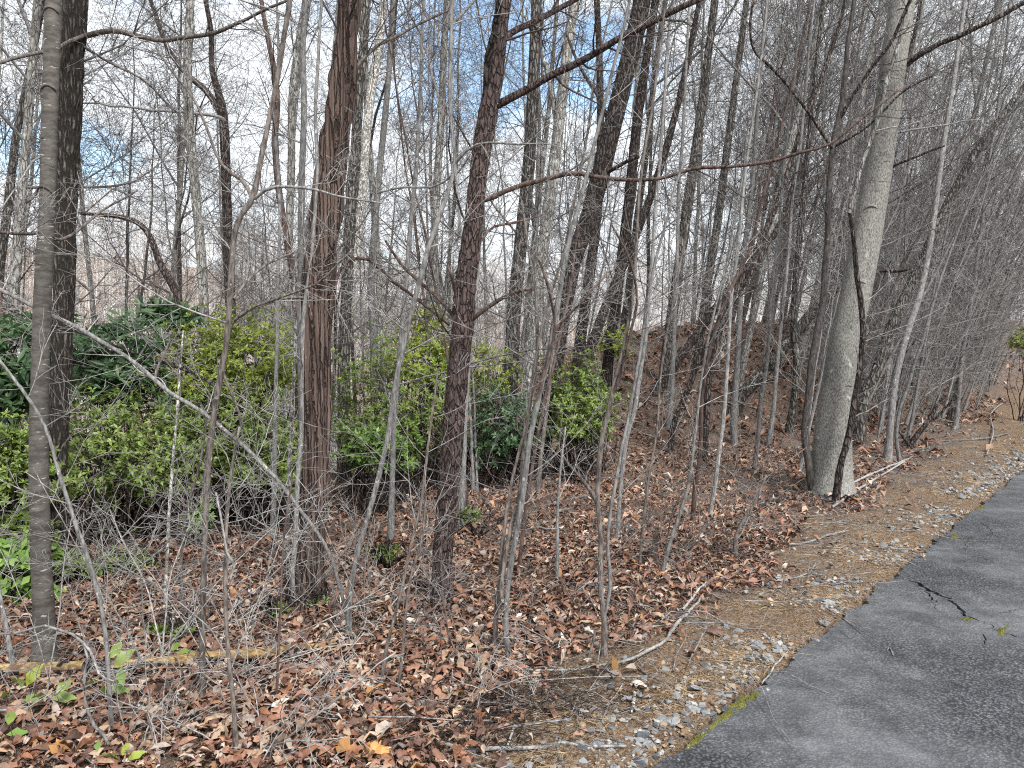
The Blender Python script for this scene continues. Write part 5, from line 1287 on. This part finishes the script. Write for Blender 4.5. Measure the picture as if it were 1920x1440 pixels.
def make_sapling(H, r0, mt, tm, lean, n1, seed, nst=1):
    global rng
    keep_rng, rng = rng, np.random.default_rng(seed)
    root = bpy.data.objects.new('thin_sapling', None); COL.objects.link(root)
    k = 14; t = np.linspace(0, 1, k); Ps, Rs = [], []
    for i in range(nst):
        wob = np.cumsum(rng.normal(size=(k, 2)) * .016 * H, axis=0) * .5
        ln = lean + rng.normal() * .12 * (nst > 1)
        Ps.append(np.column_stack([ln * H * t ** 1.2 + wob[:, 0] * t + i * .03, wob[:, 1] * t + i * .02, t * H * (1 - .15 * i) - .05]))
        Rs.append(r0 * (1 - .75 * t) * (1 + .4 * np.exp(-t * H / .06)) * (1 - .2 * i))
    P, R = np.stack(Ps), np.stack(Rs)
    mb_ = MB(); V, F, C = tubes(P, R, 8, d_stem); mb_.add(V, F, C); mb_.obj('stem', MAT[mt], root)
    l1, r1 = grow(P, R, n1, (.16, .98), lambda pl, tt: H * .26 * (1 - .6 * tt), (35, 75), 6, .12, .06, .5, .008, .0026, .4)
    l2, r2 = grow(l1, r1, 5, (.15, .98), lambda pl, tt: .5 * pl, (30, 65), 4, .15, .04, .6, .004, .0023, .6)
    l3, r3 = grow(l2, r2, 3, (.2, .95), lambda pl, tt: .6 * pl, (30, 60), 3, .15, .03, .7, .003, .0021, .7)
    mb_ = MB()
    for (a, b_), s in zip(((l1, r1), (l2, r2), (l3, r3)), (5, 3, 3)):
        V, F, C = tubes(a, b_, s); mb_.add(V, F)
    o = mb_.obj('twigs', MAT[tm], root); o['kind'] = 'stuff'
    rng = keep_rng
    return root
TREES = [(make_tree(13, .115, .22, 'dark', 'twig_grey', .03, 17, False, 1), 'dark'), (make_tree(14, .10, .30, 'pale', 'twig_grey', .02, 16, False, 2), 'pale'),
         (make_tree(12, .09, .18, 'grey', 'twig_grey', .06, 18, True, 3), 'grey forked'), (make_tree(15, .125, .28, 'grey', 'twig_grey', -.02, 17, False, 4), 'grey'),
         (make_tree(10, .07, .14, 'pale', 'twig_grey', .08, 18, False, 5), 'slim pale'), (make_tree(11, .08, .16, 'brown', 'twig_red', .05, 18, True, 6), 'brown forked'),
         (make_tree(13, .10, .20, 'pale', 'twig_grey', .0, 17, True, 7), 'pale forked'), (make_tree(9, .06, .12, 'grey', 'twig_red', .10, 18, False, 8), 'slim grey'),
         (make_tree(12, .085, .18, 'dark', 'twig_grey', .12, 18, False, 9), 'slanting dark')]
SAPS = [(make_sapling(6.5, .024, 'stem_grey', 'twig_grey', .05, 14, 21), 'grey'), (make_sapling(5.5, .020, 'stem_brown', 'twig_grey', .10, 13, 22), 'brown'),
        (make_sapling(7.5, .028, 'stem_grey', 'twig_grey', .12, 15, 23), 'leaning grey'), (make_sapling(4.5, .016, 'stem_grey', 'twig_pale', .03, 12, 24, 2), 'twin-stemmed'),
        (make_sapling(6, .020, 'brown', 'twig_red', .15, 14, 25), 'leaning reddish'), (make_sapling(3.2, .012, 'stem_grey', 'twig_pale', .08, 12, 26, 3), 'bushy')]
used = set()
def place(proto, loc, rz, sc, tilt, label, cat, group):
    if proto.name not in used:
        used.add(proto.name); r = proto
    else:
        r = proto.copy(); COL.objects.link(r)
        for ch in list(proto.children):
            c = ch.copy(); COL.objects.link(c); c.parent = r
            c.matrix_parent_inverse = ch.matrix_parent_inverse.copy()
    r.location = loc; r.scale = (sc,) * 3
    # lean to the side as seen from the road, after turning about the trunk
    r.rotation_mode = 'QUATERNION'
    from mathutils import Quaternion
    r.rotation_quaternion = Quaternion((0, 1, 0), tilt[0]) @ Quaternion((1, 0, 0), tilt[1]) @ Quaternion((0, 0, 1), rz)
    r['label'] = label; r['category'] = cat; r['group'] = group
    PLACED.append(r)
MARKS = [(84, 'smooth grey-brown trunk'), (215, 'large-leaved rhododendron'), (330, 'dark arched trunk'), (383, 'pale lichen trunk'), (432, 'crooked dark tree'), (500, 'dark reddish wavy stem'), (590, 'shaggy trunk'), (640, 'mottled trunk'), (704, 'slim grey trunk'),
         (770, 'curving grey sapling'), (860, 'flaky trunk'), (958, 'dark blotched trunk'), (1036, 'leaning dark trunk'), (1094, 'rounded glossy laurel'), (1160, 'brown straight trunk'), (1256, 'diagonal dead pole'), (1320, 'dark wavy sapling'), (1380, 'dark-footed stem'),
         (1440, 'toppled dark trunk'), (1490, 'twisted-foot trunk'), (1530, 'dark forked stem'), (1590, 'smooth grey trunk'), (1676, 'pale curved slope sapling'), (1730, 'broken forked stub'), (1800, 'woodland edge clump'), (1900, 'far right bush')]
def zone(px):
    i = int(np.argmin([abs(px - a) for a, _ in MARKS])); a, z = MARKS[i]
    return ('left of the ' if px < a else 'right of the ') + z
def where(px, Y):
    return 'close by' if Y < 13 else 'midway back' if Y < 21 else 'far back' if Y < 34 else 'farthest back'
PLACED = []
rb = np.random.default_rng(77)
pts = [np.array(h) for h in HERO]
def free(p, gap):
    return all((q[0] - p[0]) ** 2 + (q[1] - p[1]) ** 2 > gap * gap for q in pts)
def scatter(n, r0, r1, a0, a1, gap, dmin, kinds, protos, kindname, cat, lean, pw=.9):
    c = 0; tries = 0
    while c < n and tries < 20000:
        tries += 1
        rr = r0 + (r1 - r0) * rb.random() ** pw; a = math.radians(a0 + (a1 - a0) * rb.random())
        p = np.array([rr * math.sin(a), rr * math.cos(a)]); s, d = sd(*p)
        if d < dmin + .04 * max(0, s) or not free(p, gap * (.6 + rr / 30)): continue
        pts.append(p); c += 1
        z = tz(*p); px, py = to_px([p[0], p[1], z])
        k = int(rb.choice(len(protos), p=kinds)); proto, look = protos[k]
        rightness = np.clip((px - 500) / 1400, 0, 1)
        tilt = (lean * (.2 + rightness) + rb.normal() * .05, rb.normal() * .05)
        place(proto, (p[0], p[1], z - .03), rb.random() * 6.28, .75 + .5 * rb.random(), tilt,
              '%s %s %s %s' % ('bare ' + look, kindname, where(px, p[1]), zone(px)), cat, '%ss of the winter wood' % kindname)
PT = np.array([.08, .17, .11, .14, .16, .06, .13, .11, .04])
PT2 = np.array([.06, .20, .06, .10, .24, .05, .10, .15, .04])
scatter(11, 10, 16, -35, 12, 1.8, 1.6, PT, TREES, 'woodland tree', 'tree', .10)
scatter(24, 15, 28, -36, 14, 1.7, 1.6, PT, TREES, 'woodland tree', 'tree', .10)
scatter(26, 27, 55, -37, 38, 2.0, 2.0, PT2, TREES, 'woodland tree', 'tree', .08)
scatter(26, 12, 30, 15, 38, 1.0, 2.4, PT2, TREES, 'woodland tree', 'tree', .22)
PS = np.array([.24, .2, .2, .14, .12, .10])
PS2 = np.array([.34, .08, .30, .18, .02, .08])
scatter(12, 6, 12, -34, 8, .6, 1.2, PS, SAPS, 'sapling', 'sapling', .06)
scatter(30, 9, 18, 10, 37, .45, 1.3, PS, SAPS, 'sapling', 'sapling', .16)
scatter(40, 12, 30, -35, 37, .5, 1.4, PS, SAPS, 'sapling', 'sapling', .10)
scatter(46, 10, 30, 22, 37, .30, 1.6, PS, SAPS, 'sapling', 'sapling', .26)
scatter(70, 9, 26, 21, 37, .22, 1.7, PS2, SAPS, 'sapling', 'sapling', .24)
scatter(44, 9, 24, 25, 38, .18, 1.25, PS2, SAPS, 'sapling', 'sapling', .26)
# far hillside wood: reads as one mass
def far_wood():
    global rng
    keep_rng, rng = rng, np.random.default_rng(91)
    n = 1900
    a = np.radians(-44 + 90 * rng.random(n)); r = 60 + 190 * rng.random(n) ** .8
    x, y = r * np.sin(a), r * np.cos(a)
    s, d = sd(x, y); k = d > 3
    x, y = x[k], y[k]; n = len(x); z = terrain(x, y)
    H = 9 + 7 * rng.random(n); K = 5; t = np.linspace(0, 1, K)
    P = np.stack([x, y, z], 1)[:, None] + np.stack([np.zeros((n, K)), np.zeros((n, K)), H[:, None] * t[None]], -1)
    P[:, 1:, :2] += np.cumsum(rng.normal(size=(n, K - 1, 2)) * .28, axis=1)
    R = (.07 + .09 * rng.random(n))[:, None] * np.linspace(1, .3, K)[None]
    mb_ = MB(); V, F, C = tubes(P, R, 4); mb_.add(V, F)
    l1, r1 = grow(P, R, 6, (.25, .98), lambda pl, tt: pl * .28, (30, 60), 4, .15, .08, .45, .06, .035, .5)
    V, F, C = tubes(l1, r1, 3); mb_.add(V, F)
    l2, r2 = grow(l1, r1, 2, (.2, .95), lambda pl, tt: pl * .6, (30, 60), 3, .15, .05, .7, .04, .028, .6)
    V, F, C = tubes(l2, r2, 3); mb_.add(V, F)
    rng = keep_rng
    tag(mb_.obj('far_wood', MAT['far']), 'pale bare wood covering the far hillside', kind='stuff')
far_wood()

# where several would read alike, say which of them it is
by = {}
for r in SC.objects:
    if r.parent is None and r.get('group') and r.get('label'):
        by.setdefault(r['label'], []).append(r)
ORD = ['first', 'second', 'third', 'fourth', 'fifth', 'sixth', 'seventh', 'eighth', 'ninth', 'tenth', 'eleventh']
for lab, rs_ in by.items():
    if 1 < len(rs_) <= 10:
        rs_.sort(key=lambda r: to_px([r.location[0], r.location[1], r.location[2]])[0])
        for i, r in enumerate(rs_):
            r['label'] = lab + (', leftmost' if i == 0 else ', rightmost' if i == len(rs_) - 1 else ', %s from left' % ORD[i])
